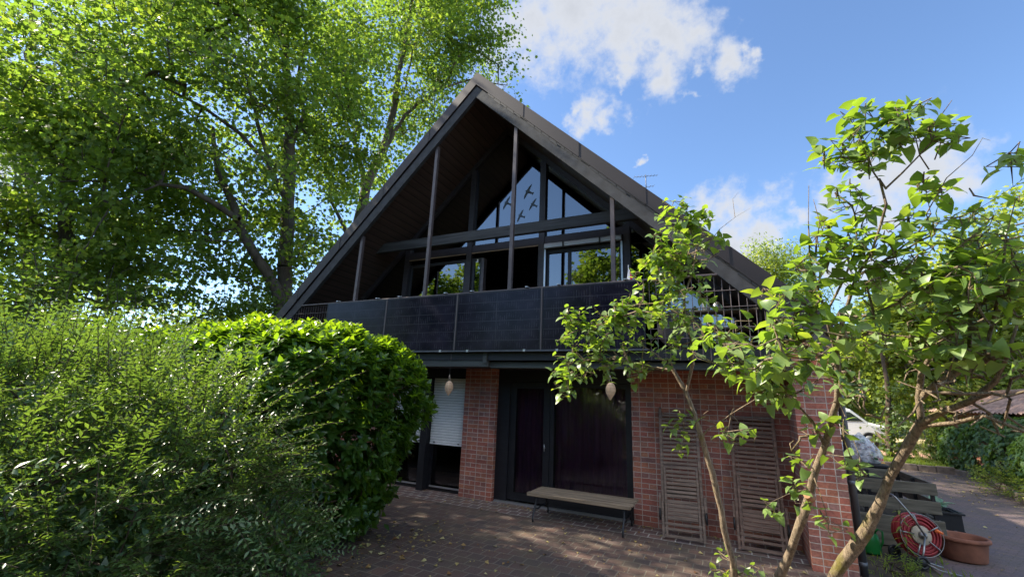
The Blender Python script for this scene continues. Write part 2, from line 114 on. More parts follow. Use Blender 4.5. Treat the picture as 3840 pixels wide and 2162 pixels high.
class MB:
    def __init__(s): s.v=[]; s.f=[]; s.sm=[]
    def add(s,vs_,fs,smooth=False,M=None):
        b=len(s.v)
        for p in vs_:
            p=Vector(p); s.v.append(M@p if M else p)
        for f in fs: s.f.append([b+i for i in f]); s.sm.append(smooth)
        return s
    def box(s,x0,x1,y0,y1,z0,z1,M=None,bev=0):
        if bev:
            b=min(bev,(x1-x0)/3,(y1-y0)/3,(z1-z0)/3); vs_=[]; idx={}
            for ix in (0,1):
                for iy in (0,1):
                    for iz in (0,1):
                        X=(x0,x1)[ix];Y=(y0,y1)[iy];Z=(z0,z1)[iz]; sx=b*(1-2*ix);sy=b*(1-2*iy);sz=b*(1-2*iz)
                        for k,p in enumerate(((X,Y+sy,Z+sz),(X+sx,Y,Z+sz),(X+sx,Y+sy,Z))):
                            idx[(ix,iy,iz,k)]=len(vs_); vs_.append(p)
            g=lambda a,b_,c,k: idx[(a,b_,c,k)]
            fs=[]
            for a in (0,1):
                q=[g(a,0,0,0),g(a,1,0,0),g(a,1,1,0),g(a,0,1,0)]; fs.append(q if a else q[::-1])
                q=[g(0,a,0,1),g(0,a,1,1),g(1,a,1,1),g(1,a,0,1)]; fs.append(q if a else q[::-1])
                q=[g(0,0,a,2),g(1,0,a,2),g(1,1,a,2),g(0,1,a,2)]; fs.append(q if a else q[::-1])
            for a in (0,1):
                for c in (0,1):
                    fs.append([g(a,c,0,0),g(a,c,1,0),g(a,c,1,1),g(a,c,0,1)])
                    fs.append([g(a,0,c,0),g(a,1,c,0),g(a,1,c,2),g(a,0,c,2)])
                    fs.append([g(0,a,c,1),g(1,a,c,1),g(1,a,c,2),g(0,a,c,2)])
            for a in (0,1):
                for b_ in (0,1):
                    for c in (0,1): fs.append([g(a,b_,c,0),g(a,b_,c,1),g(a,b_,c,2)])
            return s.add(vs_,fs,False,M)
        vs_=[(x0,y0,z0),(x1,y0,z0),(x1,y1,z0),(x0,y1,z0),(x0,y0,z1),(x1,y0,z1),(x1,y1,z1),(x0,y1,z1)]
        return s.add(vs_,[(0,3,2,1),(4,5,6,7),(0,1,5,4),(1,2,6,5),(2,3,7,6),(3,0,4,7)],False,M)
    def prism(s,poly,y0,y1,M=None):      # poly of (x,z), extruded along y
        n=len(poly); vs_=[(x,y0,z) for x,z in poly]+[(x,y1,z) for x,z in poly]
        return s.add(vs_,[list(range(n)),list(range(2*n-1,n-1,-1))]+[(i,(i+1)%n+0,(i+1)%n+n,i+n)[::-1] for i in range(n)],False,M)
    def tube(s,pts,r,k=8,cap=True,M=None,smooth=True):
        pts=[Vector(p) for p in pts]; n=len(pts); rr=r if isinstance(r,(list,tuple)) else [r]*n
        vs_=[]; up=None
        for i,p in enumerate(pts):
            t=(pts[min(i+1,n-1)]-pts[max(i-1,0)]).normalized()
            if up is None: up=t.orthogonal().normalized()
            up=(up-t*up.dot(t)); up=up.normalized() if up.length>1e-6 else t.orthogonal().normalized()
            sd_=t.cross(up)
            for j in range(k):
                a=2*math.pi*j/k; vs_.append(p+(up*math.cos(a)+sd_*math.sin(a))*rr[i])
        fs=[(i*k+j,i*k+(j+1)%k,(i+1)*k+(j+1)%k,(i+1)*k+j) for i in range(n-1) for j in range(k)]
        s.add(vs_,fs,smooth,M)
        if cap:
            b=len(s.v)-len(vs_); s.f.append([b+j for j in range(k)][::-1]); s.sm.append(False); s.f.append([b+(n-1)*k+j for j in range(k)]); s.sm.append(False)
        return s
    def lathe(s,prof,k=24,M=None,sx=1,sy=1,smooth=True):   # prof of (r,z)
        vs_=[(r*math.cos(2*math.pi*j/k)*sx,r*math.sin(2*math.pi*j/k)*sy,z) for r,z in prof for j in range(k)]
        fs=[(i*k+j,i*k+(j+1)%k,(i+1)*k+(j+1)%k,(i+1)*k+j) for i in range(len(prof)-1) for j in range(k)]
        return s.add(vs_,fs,smooth,M)
    def torus(s,R,r,M=None,k=32,j=8):
        pts=[(R*math.cos(2*math.pi*i/k),R*math.sin(2*math.pi*i/k),0) for i in range(k)]
        vs_=[];fs=[]
        for i in range(k):
            a=2*math.pi*i/k
            for q in range(j):
                b=2*math.pi*q/j; R2=R+r*math.cos(b); vs_.append((R2*math.cos(a),R2*math.sin(a),r*math.sin(b)))
        for i in range(k):
            for q in range(j): fs.append((i*j+q,((i+1)%k)*j+q,((i+1)%k)*j+(q+1)%j,i*j+(q+1)%j))
        return s.add(vs_,fs,True,M)
    def build(s,name,m,parent=None,origin=None):
        me=bpy.data.meshes.new(name); me.from_pydata([tuple(p) for p in s.v],[],s.f); me.polygons.foreach_set('use_smooth',s.sm); me.update()
        return link(name,me,m,parent,origin)
def np_mesh(name,V,faces_n,loops,m,parent=None,attr=None,smooth=True,origin=None):
    me=bpy.data.meshes.new(name); me.vertices.add(len(V)); me.vertices.foreach_set('co',V.astype(np.float32).ravel())
    me.loops.add(len(loops)); me.loops.foreach_set('vertex_index',loops.astype(np.int32))
    me.polygons.add(len(faces_n)); st=np.concatenate([[0],np.cumsum(faces_n)[:-1]]).astype(np.int32)
    me.polygons.foreach_set('loop_start',st); me.polygons.foreach_set('loop_total',faces_n.astype(np.int32))
    me.polygons.foreach_set('use_smooth',np.full(len(faces_n),smooth))
    if attr is not None:
        a=me.attributes.new('rnd','FLOAT','POINT'); a.data.foreach_set('value',attr.astype(np.float32))
    me.update(calc_edges=True); me.validate()
    return link(name,me,m,parent,origin)
def nrm(a): return a/np.maximum(np.linalg.norm(a,axis=-1,keepdims=True),1e-9)
# leaf templates: (verts (across, along, lift), faces)
def T_leaf(w,cup=.12,bend=.15,heart=0,n=3):
    V=[(0,0,0)]; rows=[]
    for i in range(1,n+1):
        t=i/(n+1); ww=w*math.sin(math.pi*min(1,t**(.75 if not heart else .5)))**.8
        y=t-(heart*(1-t)*.35 if i==1 else 0); z=-bend*t*t
        rows.append(len(V)); V+= [(-ww,y,z+cup*ww),(0,t,z),(ww,y,z+cup*ww)]
    V.append((0,1.0,-bend)); e=len(V)-1; F=[(0,rows[0]+1,rows[0]),(0,rows[0]+2,rows[0]+1)]
    for a,b in zip(rows,rows[1:]): F+=[(a,a+1,b+1,b),(a+1,a+2,b+2,b+1)]
    l=rows[-1]; F+=[(l,l+1,e),(l+1,l+2,e)]
    return np.array(V),F
def T_maple():
    P=[(0,0),(.18,-.02),(.42,.12),(.34,.3),(.52,.55),(.27,.58),(.14,.72),(0,1.0),(-.14,.72),(-.27,.58),(-.52,.55),(-.34,.3),(-.42,.12),(-.18,-.02)]
    V=[(x,y,abs(x)*.25-.15*y*y) for x,y in P]+[(0,.35,0)]
    n=len(P); return np.array(V),[(i,(i+1)%n,n) for i in range(n)]
def T_maple_lo():
    P=[(0,0),(.44,.1),(.32,.34),(.5,.6),(.16,.66),(0,1.0),(-.16,.66),(-.5,.6),(-.32,.34),(-.44,.1)]
    return np.array([(x,y,abs(x)*.25-.15*y*y) for x,y in P]),[(0,1,2,9),(9,2,4,8),(2,3,4),(9,8,7)][:0]+[(0,1,2),(0,2,8),(0,8,9),(2,3,4),(8,6,7),(2,4,8),(4,6,8),(4,5,6)]
def T_dia(w=.3):
    return np.array([(0,0,0),(-w,.45,.06),(w,.45,.06),(0,1,-.1)]),[(0,2,1),(1,2,3)]
def leaves(name,T,P,D,Nn,S,m,parent,rnd=None,origin=None):
    TV,TF=T; P=np.asarray(P,float); D=nrm(np.asarray(D,float)); Nn=np.asarray(Nn,float)
    X=nrm(np.cross(D,Nn)); Z=np.cross(X,D); n=len(P); k=len(TV)
    S=np.asarray(S,float).reshape(n,1,1)
    V=P[:,None,:]+S*(TV[None,:,0:1]*X[:,None,:]+TV[None,:,1:2]*D[:,None,:]+TV[None,:,2:3]*Z[:,None,:])
    fl=np.concatenate([np.array(f) for f in TF]); fn=np.array([len(f) for f in TF])
    loops=(fl[None,:]+(np.arange(n)*k)[:,None]).ravel(); fns=np.tile(fn,n)
    if rnd is None: rnd=RNG.random(n)
    return np_mesh(name,V.reshape(-1,3),fns,loops,m,parent,np.repeat(rnd,k),True,origin)
# ---------------------------------------------------------------- materials
def mat(name):
    m=bpy.data.materials.new(name); m.use_nodes=True; nt=m.node_tree; nt.nodes.clear()
    o=nt.nodes.new('ShaderNodeOutputMaterial'); return m,nt,nt.nodes,nt.links,o
def ramp_node(N,stops):
    r=N.new('ShaderNodeValToRGB'); e=r.color_ramp.elements
    while len(e)<len(stops): e.new(.5)
    for q,(p,c) in zip(e,stops): q.position=p; q.color=(*c,1)
    return r
def coords(N,L,scale=(1,1,1),obj=True):
    t=N.new('ShaderNodeTexCoord'); mp=N.new('ShaderNodeMapping'); mp.inputs['Scale'].default_value=scale; L.new(t.outputs['Object'],mp.inputs[0]); return mp.outputs[0]
def m_plain(name,col,rough=.6,metal=0,var=.25,vs=(6,6,6),bump=.0,spec=.5,detail=5):
    m,nt,N,L,o=mat(name); b=N.new('ShaderNodeBsdfPrincipled'); L.new(b.outputs[0],o.inputs[0])
    b.inputs['Roughness'].default_value=rough; b.inputs['Metallic'].default_value=metal; b.inputs['Specular IOR Level'].default_value=spec
    n=N.new('ShaderNodeTexNoise'); n.inputs['Scale'].default_value=1; n.inputs['Detail'].default_value=detail; L.new(coords(N,L,vs),n.inputs['Vector'])
    c0=tuple(c*(1-var) for c in col); c1=tuple(min(1,c*(1+var)) for c in col)
    r=ramp_node(N,[(.3,c0),(.7,c1)]); L.new(n.outputs['Fac'],r.inputs[0]); L.new(r.outputs[0],b.inputs['Base Color'])
    if bump:
        bp=N.new('ShaderNodeBump'); bp.inputs['Strength'].default_value=bump; bp.inputs['Distance'].default_value=.01; L.new(n.outputs['Fac'],bp.inputs['Height']); L.new(bp.outputs[0],b.inputs['Normal'])
    return m
def m_leaf(name,cols,trans=.5,tcol=(.28,.5,.03),rough=.42,spec=.5,mott=18):
    m,nt,N,L,o=mat(name); a=N.new('ShaderNodeAttribute'); a.attribute_name='rnd'
    r=ramp_node(N,[(i/(len(cols)-1),c) for i,c in enumerate(cols)]); L.new(a.outputs['Fac'],r.inputs[0])
    b=N.new('ShaderNodeBsdfPrincipled'); b.inputs['Roughness'].default_value=rough; b.inputs['Specular IOR Level'].default_value=spec
    nz=N.new('ShaderNodeTexNoise'); nz.inputs['Scale'].default_value=mott; nz.inputs['Detail'].default_value=3; L.new(coords(N,L),nz.inputs['Vector']); mm=ramp_node(N,[(.3,(.7,.72,.7)),(.7,(1.25,1.2,1.1))]); L.new(nz.outputs['Fac'],mm.inputs[0])
    mb=N.new('ShaderNodeMixRGB'); mb.blend_type='MULTIPLY'; mb.inputs[0].default_value=1; L.new(r.outputs[0],mb.inputs[1]); L.new(mm.outputs[0],mb.inputs[2]); L.new(mb.outputs[0],b.inputs['Base Color'])
    t=N.new('ShaderNodeBsdfTranslucent')
    tc=ramp_node(N,[(0,tuple(c*.65 for c in tcol)),(.6,tcol),(1,(min(1,tcol[0]*1.5),min(1,tcol[1]*1.15),tcol[2]))]); L.new(a.outputs['Fac'],tc.inputs[0]); L.new(tc.outputs[0],t.inputs[0])
    mx=N.new('ShaderNodeMixShader'); mx.inputs[0].default_value=trans; L.new(b.outputs[0],mx.inputs[1]); L.new(t.outputs[0],mx.inputs[2]); L.new(mx.outputs[0],o.inputs[0])
    return m
def m_brick(name,dirt=True):
    m,nt,N,L,o=mat(name); b=N.new('ShaderNodeBsdfPrincipled'); L.new(b.outputs[0],o.inputs[0]); b.inputs['Roughness'].default_value=.85
    g=N.new('ShaderNodeNewGeometry'); s=N.new('ShaderNodeSeparateXYZ'); L.new(g.outputs['Position'],s.inputs[0])
    ad=N.new('ShaderNodeMath'); ad.operation='ADD'; L.new(s.outputs[0],ad.inputs[0]); L.new(s.outputs[1],ad.inputs[1])
    c=N.new('ShaderNodeCombineXYZ'); L.new(ad.outputs[0],c.inputs[0]); L.new(s.outputs[2],c.inputs[1])
    wn=N.new('ShaderNodeTexNoise'); wn.inputs['Scale'].default_value=14; L.new(g.outputs['Position'],wn.inputs['Vector'])
    va=N.new('ShaderNodeVectorMath'); va.operation='MULTIPLY_ADD'; va.inputs[1].default_value=(.013,.013,0); L.new(wn.outputs['Color'],va.inputs[0]); L.new(c.outputs[0],va.inputs[2])
    br=N.new('ShaderNodeTexBrick'); L.new(va.outputs[0],br.inputs['Vector'])
    br.offset=.5; br.squash=2.0; br.squash_frequency=2
    br.inputs['Color1'].default_value=(0,0,0,1); br.inputs['Color2'].default_value=(1,1,1,1); br.inputs['Mortar'].default_value=(.5,.5,.5,1)
    for k,v in (('Scale',1),('Mortar Size',.0065),('Mortar Smooth',.3),('Bias',0),('Brick Width',.125),('Row Height',.0833)): br.inputs[k].default_value=v
    r=ramp_node(N,[(0,(.25,.13,.11)),(.18,(.33,.11,.08)),(.4,(.4,.13,.085)),(.58,(.34,.13,.09)),(.75,(.43,.16,.09)),(.9,(.29,.15,.13)),(1,(.46,.19,.1))]); L.new(br.outputs['Color'],r.inputs[0])
    n=N.new('ShaderNodeTexNoise'); n.inputs['Scale'].default_value=40; n.inputs['Detail'].default_value=6; L.new(g.outputs['Position'],n.inputs['Vector'])
    n2=N.new('ShaderNodeTexNoise'); n2.inputs['Scale'].default_value=1.6; n2.inputs['Detail'].default_value=4; L.new(g.outputs['Position'],n2.inputs['Vector'])
    mu=N.new('ShaderNodeMixRGB'); mu.blend_type='OVERLAY'; mu.inputs[0].default_value=.55; L.new(r.outputs[0],mu.inputs[1]); L.new(n.outputs['Fac'],mu.inputs[2])
    mo=N.new('ShaderNodeMixRGB'); L.new(br.outputs['Fac'],mo.inputs[0]); L.new(mu.outputs[0],mo.inputs[1])
    mr=ramp_node(N,[(.3,(.4,.33,.28)),(.7,(.6,.5,.42))]); L.new(n2.outputs['Fac'],mr.inputs[0]); L.new(mr.outputs[0],mo.inputs[2])
    n4=N.new('ShaderNodeTexNoise'); n4.inputs['Scale'].default_value=2.3; n4.inputs['Detail'].default_value=8; n4.inputs['Roughness'].default_value=.7; L.new(g.outputs['Position'],n4.inputs['Vector'])
    sr=ramp_node(N,[(.4,(.62,.6,.58)),(.55,(1,1,1)),(.72,(1.0,.86,.74))]); L.new(n4.outputs['Fac'],sr.inputs[0])
    ms_=N.new('ShaderNodeMixRGB'); ms_.blend_type='MULTIPLY'; ms_.inputs[0].default_value=.8; L.new(mo.outputs[0],ms_.inputs[1]); L.new(sr.outputs[0],ms_.inputs[2]); L.new(ms_.outputs[0],b.inputs['Base Color'])
    h=N.new('ShaderNodeMath'); h.operation='MULTIPLY_ADD'; h.inputs[1].default_value=-1; h.inputs[2].default_value=1; L.new(br.outputs['Fac'],h.inputs[0])
    h2=N.new('ShaderNodeMath'); h2.operation='MULTIPLY_ADD'; h2.inputs[1].default_value=.35; L.new(n.outputs['Fac'],h2.inputs[0]); L.new(h.outputs[0],h2.inputs[2])
    bp=N.new('ShaderNodeBump'); bp.inputs['Strength'].default_value=.6; bp.inputs['Distance'].default_value=.008; L.new(h2.outputs[0],bp.inputs['Height']); L.new(bp.outputs[0],b.inputs['Normal'])
    return m
def m_pave(name,w,h,cols,mort=(.1,.09,.07),rot=0,ms=.006,wet=.75,band=None):
    m,nt,N,L,o=mat(name); b=N.new('ShaderNodeBsdfPrincipled'); L.new(b.outputs[0],o.inputs[0]); b.inputs['Roughness'].default_value=wet
    g=N.new('ShaderNodeNewGeometry'); mp=N.new('ShaderNodeMapping'); mp.inputs['Rotation'].default_value=(0,0,rot); L.new(g.outputs['Position'],mp.inputs[0])
    wn=N.new('ShaderNodeTexNoise'); wn.inputs['Scale'].default_value=3; wn.inputs['Detail'].default_value=4; L.new(g.outputs['Position'],wn.inputs['Vector'])
    va=N.new('ShaderNodeVectorMath'); va.operation='MULTIPLY_ADD'; va.inputs[1].default_value=(.03,.03,0); L.new(wn.outputs['Color'],va.inputs[0]); L.new(mp.outputs[0],va.inputs[2])
    br=N.new('ShaderNodeTexBrick'); L.new(va.outputs[0],br.inputs['Vector']); br.offset=.5
    br.inputs['Color1'].default_value=(0,0,0,1); br.inputs['Color2'].default_value=(1,1,1,1)
    for k,v in (('Scale',1),('Mortar Size',ms),('Mortar Smooth',.4),('Bias',0),('Brick Width',w),('Row Height',h)): br.inputs[k].default_value=v
    r=ramp_node(N,[(i/(len(cols)-1),c) for i,c in enumerate(cols)]); L.new(br.outputs['Color'],r.inputs[0])
    n=N.new('ShaderNodeTexNoise'); n.inputs['Scale'].default_value=60; n.inputs['Detail'].default_value=8; L.new(g.outputs['Position'],n.inputs['Vector'])
    n2=N.new('ShaderNodeTexNoise'); n2.inputs['Scale'].default_value=1.3; n2.inputs['Detail'].default_value=7; n2.inputs['Roughness'].default_value=.65; L.new(g.outputs['Position'],n2.inputs['Vector'])
    mu=N.new('ShaderNodeMixRGB'); mu.blend_type='OVERLAY'; mu.inputs[0].default_value=.7; L.new(r.outputs[0],mu.inputs[1]); L.new(n.outputs['Fac'],mu.inputs[2])
    mo=N.new('ShaderNodeMixRGB'); L.new(br.outputs['Fac'],mo.inputs[0]); L.new(mu.outputs[0],mo.inputs[1]); mo.inputs[2].default_value=(*mort,1)
    # earthy dust and moss stains with a shape of their own
    rr=ramp_node(N,[(.48,(0,0,0)),(.72,(1,1,1))]); L.new(n2.outputs['Fac'],rr.inputs[0])
    mf=N.new('ShaderNodeMath'); mf.operation='MULTIPLY'; mf.inputs[1].default_value=.65; L.new(rr.outputs[0],mf.inputs[0])
    st=N.new('ShaderNodeMixRGB'); L.new(mf.outputs[0],st.inputs[0]); L.new(mo.outputs[0],st.inputs[1]); st.inputs[2].default_value=(.12,.1,.06,1)
    L.new(st.outputs[0],b.inputs['Base Color'])
    h_=N.new('ShaderNodeMath'); h_.operation='MULTIPLY_ADD'; h_.inputs[1].default_value=-1; h_.inputs[2].default_value=1; L.new(br.outputs['Fac'],h_.inputs[0])
    h2=N.new('ShaderNodeMath'); h2.operation='MULTIPLY_ADD'; h2.inputs[1].default_value=.4; L.new(n.outputs['Fac'],h2.inputs[0]); L.new(h_.outputs[0],h2.inputs[2])
    bp=N.new('ShaderNodeBump'); bp.inputs['Strength'].default_value=.7; bp.inputs['Distance'].default_value=.008; L.new(h2.outputs[0],bp.inputs['Height']); L.new(bp.outputs[0],b.inputs['Normal'])
    return m
def m_glass(name,ior=1.9,tint=(.55,.6,.62),rough=.0):
    m,nt,N,L,o=mat(name); t=N.new('ShaderNodeBsdfTransparent'); t.inputs[0].default_value=(*tint,1); g=N.new('ShaderNodeBsdfGlossy'); g.inputs['Roughness'].default_value=rough
    n=N.new('ShaderNodeTexNoise'); n.inputs['Scale'].default_value=1.2; n.inputs['Detail'].default_value=2; L.new(coords(N,L),n.inputs['Vector'])
    bp=N.new('ShaderNodeBump'); bp.inputs['Strength'].default_value=.12; bp.inputs['Distance'].default_value=.01; L.new(n.outputs['Fac'],bp.inputs['Height']); L.new(bp.outputs[0],g.inputs['Normal'])
    f=N.new('ShaderNodeFresnel'); f.inputs[0].default_value=ior; mx=N.new('ShaderNodeMixShader'); L.new(f.outputs[0],mx.inputs[0]); L.new(t.outputs[0],mx.inputs[1]); L.new(g.outputs[0],mx.inputs[2]); L.new(mx.outputs[0],o.inputs[0]); return m
def m_bark(name,c0,c1,moss=.0,sc=(22,22,4)):
    m,nt,N,L,o=mat(name); b=N.new('ShaderNodeBsdfPrincipled'); L.new(b.outputs[0],o.inputs[0]); b.inputs['Roughness'].default_value=.9
    n=N.new('ShaderNodeTexNoise'); n.inputs['Scale'].default_value=1; n.inputs['Detail'].default_value=9; n.inputs['Roughness'].default_value=.78; L.new(coords(N,L,sc),n.inputs['Vector'])
    r=ramp_node(N,[(.35,c0),(.62,c1)]); L.new(n.outputs['Fac'],r.inputs[0])
    n2=N.new('ShaderNodeTexNoise'); n2.inputs['Scale'].default_value=5; n2.inputs['Detail'].default_value=6; L.new(coords(N,L),n2.inputs['Vector'])
    rr=ramp_node(N,[(.56,(0,0,0)),(.66,(moss,moss,moss))]); L.new(n2.outputs['Fac'],rr.inputs[0])
    mx=N.new('ShaderNodeMixRGB'); L.new(rr.outputs[0],mx.inputs[0]); L.new(r.outputs[0],mx.inputs[1]); mx.inputs[2].default_value=(.22,.19,.03,1); L.new(mx.outputs[0],b.inputs['Base Color'])
    bp=N.new('ShaderNodeBump'); bp.inputs['Strength'].default_value=1.0; bp.inputs['Distance'].default_value=.035; L.new(n.outputs['Fac'],bp.inputs['Height']); L.new(bp.outputs[0],b.inputs['Normal']); return m
M_={}
M_['brick']=m_brick('red_clinker_brick')
M_['patio']=m_pave('patio_pavers',.2,.2,[(.1,.066,.055),(.125,.076,.06),(.108,.07,.058),(.085,.062,.056),(.15,.088,.066)],mort=(.19,.16,.12),ms=.009)
M_['band']=m_pave('pavers_with_pale_joints',.2,.2,[(.15,.1,.09),(.19,.11,.09),(.13,.095,.095),(.22,.12,.09)],mort=(.48,.45,.4),ms=.011)
M_['drive']=m_pave('driveway_pavers',.2,.1,[(.13,.092,.09),(.165,.115,.11),(.115,.09,.095),(.175,.12,.1)],mort=(.1,.08,.06),rot=.5)
M_['soil']=m_plain('soil',(.06,.048,.03),.95,var=.5,vs=(3,3,3),bump=.5)
M_['grass']=m_plain('lawn',(.09,.13,.035),.95,var=.5,vs=(5,5,5),bump=.6)
M_['sand']=m_plain('sandy_road',(.45,.36,.22),.95,var=.2,vs=(2,2,2),bump=.2)
M_['pink']=m_plain('pink_paving',(.36,.22,.17),.9,var=.15,vs=(5,5,5))
M_['clad']=m_plain('brown_metal_cladding',(.02,.0145,.0145),.5,.2,var=.1,vs=(2,2,2))
M_['beam']=m_plain('weathered_dark_wood',(.04,.042,.045),.8,var=.55,vs=(1.2,30,30),bump=.6,detail=7)
M_['beamr']=m_plain('weathered_rafter_wood',(.032,.034,.039),.8,var=.35,vs=(7,7,7),bump=.4,detail=7)
M_['green']=m_plain('greenish_grey_beam',(.05,.058,.054),.75,var=.35,vs=(1.2,25,25),bump=.3)
M_['frame']=m_plain('dark_stained_frame',(.01,.0095,.0125),.5,var=.3,vs=(4,4,20))
M_['framel']=m_plain('faded_brown_frame',(.03,.026,.03),.6,var=.25,vs=(4,20,20))
M_['post']=m_plain('grey_steel_post',(.085,.07,.072),.5,.2,var=.15)
M_['alu']=m_plain('aluminium',(.55,.56,.58),.35,.8,var=.08)
M_['cellframe']=m_plain('black_aluminium',(.02,.02,.026),.35,.5,var=.1)
M_['shutter']=m_plain('pale_roller_shutter',(.8,.8,.77),.5,var=.05)
M_['black']=m_plain('black_plastic',(.012,.012,.013),.5,var=.2)
M_['glass']=m_glass('coated_window_glass',3.2,(.3,.32,.34)); M_['glass2']=m_glass('door_glass',1.6,(.86,.84,.87))
M_['curtain']=m_plain('purple_curtain',(.17,.07,.12),.9,var=.2,vs=(20,20,2))
M_['room']=m_plain('dark_room',(.05,.045,.045),.9,var=.2)
M_['seat']=m_plain('weathered_bench_wood',(.24,.18,.12),.8,var=.4,vs=(2,30,30),bump=.3)
M_['teak']=m_plain('weathered_lounger_wood',(.17,.12,.09),.8,var=.4,vs=(4,24,24),bump=.3)
M_['iron']=m_plain('dark_cast_iron',(.03,.032,.036),.55,.4,var=.2)
M_['woven']=m_plain('woven_natural_fibre',(.55,.38,.24),.9,var=.2,vs=(8,8,60),bump=.6)
M_['rope']=m_plain('dark_cord',(.03,.028,.03),.8)
M_['rope2']=m_plain('pale_cord',(.4,.33,.27),.8)
M_['terra']=m_plain('terracotta',(.22,.085,.048),.85,var=.3,vs=(6,6,6),bump=.2)
M_['hose']=m_plain('red_rubber_hose',(.3,.02,.025),.4,var=.15)
M_['steel']=m_plain('galvanised_steel',(.28,.28,.27),.35,.85,var=.15)
M_['cream']=m_plain('cream_plastic',(.4,.34,.25),.6,var=.1)
M_['orange']=m_plain('orange_plastic',(.85,.17,.03),.4,var=.05)
M_['plastic_green']=m_plain('green_plastic',(.01,.17,.03),.35,var=.1)
M_['oldwood']=m_plain('grey_weathered_boards',(.13,.12,.09),.9,var=.4,vs=(3,3,26),bump=.5)
M_['pipe']=m_plain('grey_zinc_pipe',(.1,.11,.125),.5,.5,var=.2,vs=(10,10,3))
M_['white']=m_plain('white_car_paint',(.75,.78,.8),.25,var=.03)
M_['carglass']=m_plain('dark_car_glass',(.03,.04,.04),.06,var=.1,spec=1)
M_['tile']=m_plain('aged_roof_tiles',(.34,.21,.16),.85,var=.45,vs=(5,5,5),bump=.3)
M_['kerb']=m_plain('border_stone',(.17,.13,.1),.95,var=.4,vs=(6,6,6),bump=.5)
M_['bark']=m_bark('tree_bark',(.03,.025,.02),(.11,.095,.075),sc=(5,5,1.5))
M_['barkl']=m_bark('lilac_bark',(.09,.062,.04),(.46,.35,.23),moss=.85,sc=(60,60,12))
M_['barkd']=m_bark('hedge_twigs',(.04,.03,.02),(.12,.08,.05))
M_['l_maple']=m_leaf('plane_tree_leaf',[(.035,.075,.022),(.055,.105,.028),(.08,.135,.033),(.14,.185,.04)],.5,(.28,.45,.04),.55,.3)
M_['l_fine']=m_leaf('feathery_leaf',[(.08,.1,.045),(.12,.14,.06),(.19,.17,.08)],.45,(.3,.42,.09),.5,.4)
M_['l_laurel']=m_leaf('laurel_leaf',[(.035,.085,.02),(.05,.11,.022),(.075,.15,.025),(.11,.19,.025)],.42,(.31,.54,.015),.3,.5)
M_['l_bush']=m_leaf('privet_leaf',[(.04,.09,.032),(.07,.13,.048),(.1,.17,.065),(.135,.19,.065)],.27,(.28,.46,.04),.36,.6)
M_['l_lilac']=m_leaf('lilac_leaf',[(.07,.13,.035),(.12,.2,.06),(.18,.27,.09),(.27,.36,.15)],.42,(.36,.56,.035),.4,.5)
M_['l_dark']=m_leaf('dark_leaf',[(.035,.065,.018),(.055,.095,.025),(.075,.125,.03)],.42,(.3,.44,.04),.4,.5)
M_['l_bright']=m_leaf('bright_leaf',[(.09,.14,.03),(.13,.19,.04),(.18,.23,.05)],.48,(.45,.58,.06),.5,.4)
M_['l_ivy']=m_leaf('ivy_leaf',[(.03,.07,.022),(.045,.1,.026),(.07,.13,.04)],.3,(.2,.36,.05),.45,.35)
M_['l_dead']=m_leaf('fallen_leaf',[(.2,.09,.04),(.36,.24,.1),(.45,.38,.15),(.5,.46,.25)],.2,(.5,.4,.1),.7,.3)
M_['l_cabbage']=m_leaf('blue_green_leaf',[(.15,.27,.17),(.22,.36,.24)],.25,(.3,.5,.25),.5,.4)
def m_soffit():
    m,nt,N,L,o=mat('stained_soffit_boards'); b=N.new('ShaderNodeBsdfPrincipled'); L.new(b.outputs[0],o.inputs[0]); b.inputs['Roughness'].default_value=.55
    g=N.new('ShaderNodeNewGeometry'); s=N.new('ShaderNodeSeparateXYZ'); L.new(g.outputs['Position'],s.inputs[0])
    w=N.new('ShaderNodeMath'); w.operation='FRACT'; mu=N.new('ShaderNodeMath'); mu.operation='MULTIPLY'; mu.inputs[1].default_value=8.5; L.new(s.outputs[2],mu.inputs[0]); L.new(mu.outputs[0],w.inputs[0])
    r=ramp_node(N,[(0,(.01,.006,.005)),(.07,(.01,.006,.005)),(.12,(.055,.036,.03)),(1,(.068,.044,.036))]); L.new(w.outputs[0],r.inputs[0])
    n=N.new('ShaderNodeTexNoise'); n.inputs['Scale'].default_value=1; n.inputs['Detail'].default_value=6; L.new(coords(N,L,(4,1.5,25)),n.inputs['Vector'])
    x=N.new('ShaderNodeMixRGB'); x.blend_type='OVERLAY'; x.inputs[0].default_value=.6; L.new(r.outputs[0],x.inputs[1]); L.new(n.outputs['Fac'],x.inputs[2]); L.new(x.outputs[0],b.inputs['Base Color']); return m
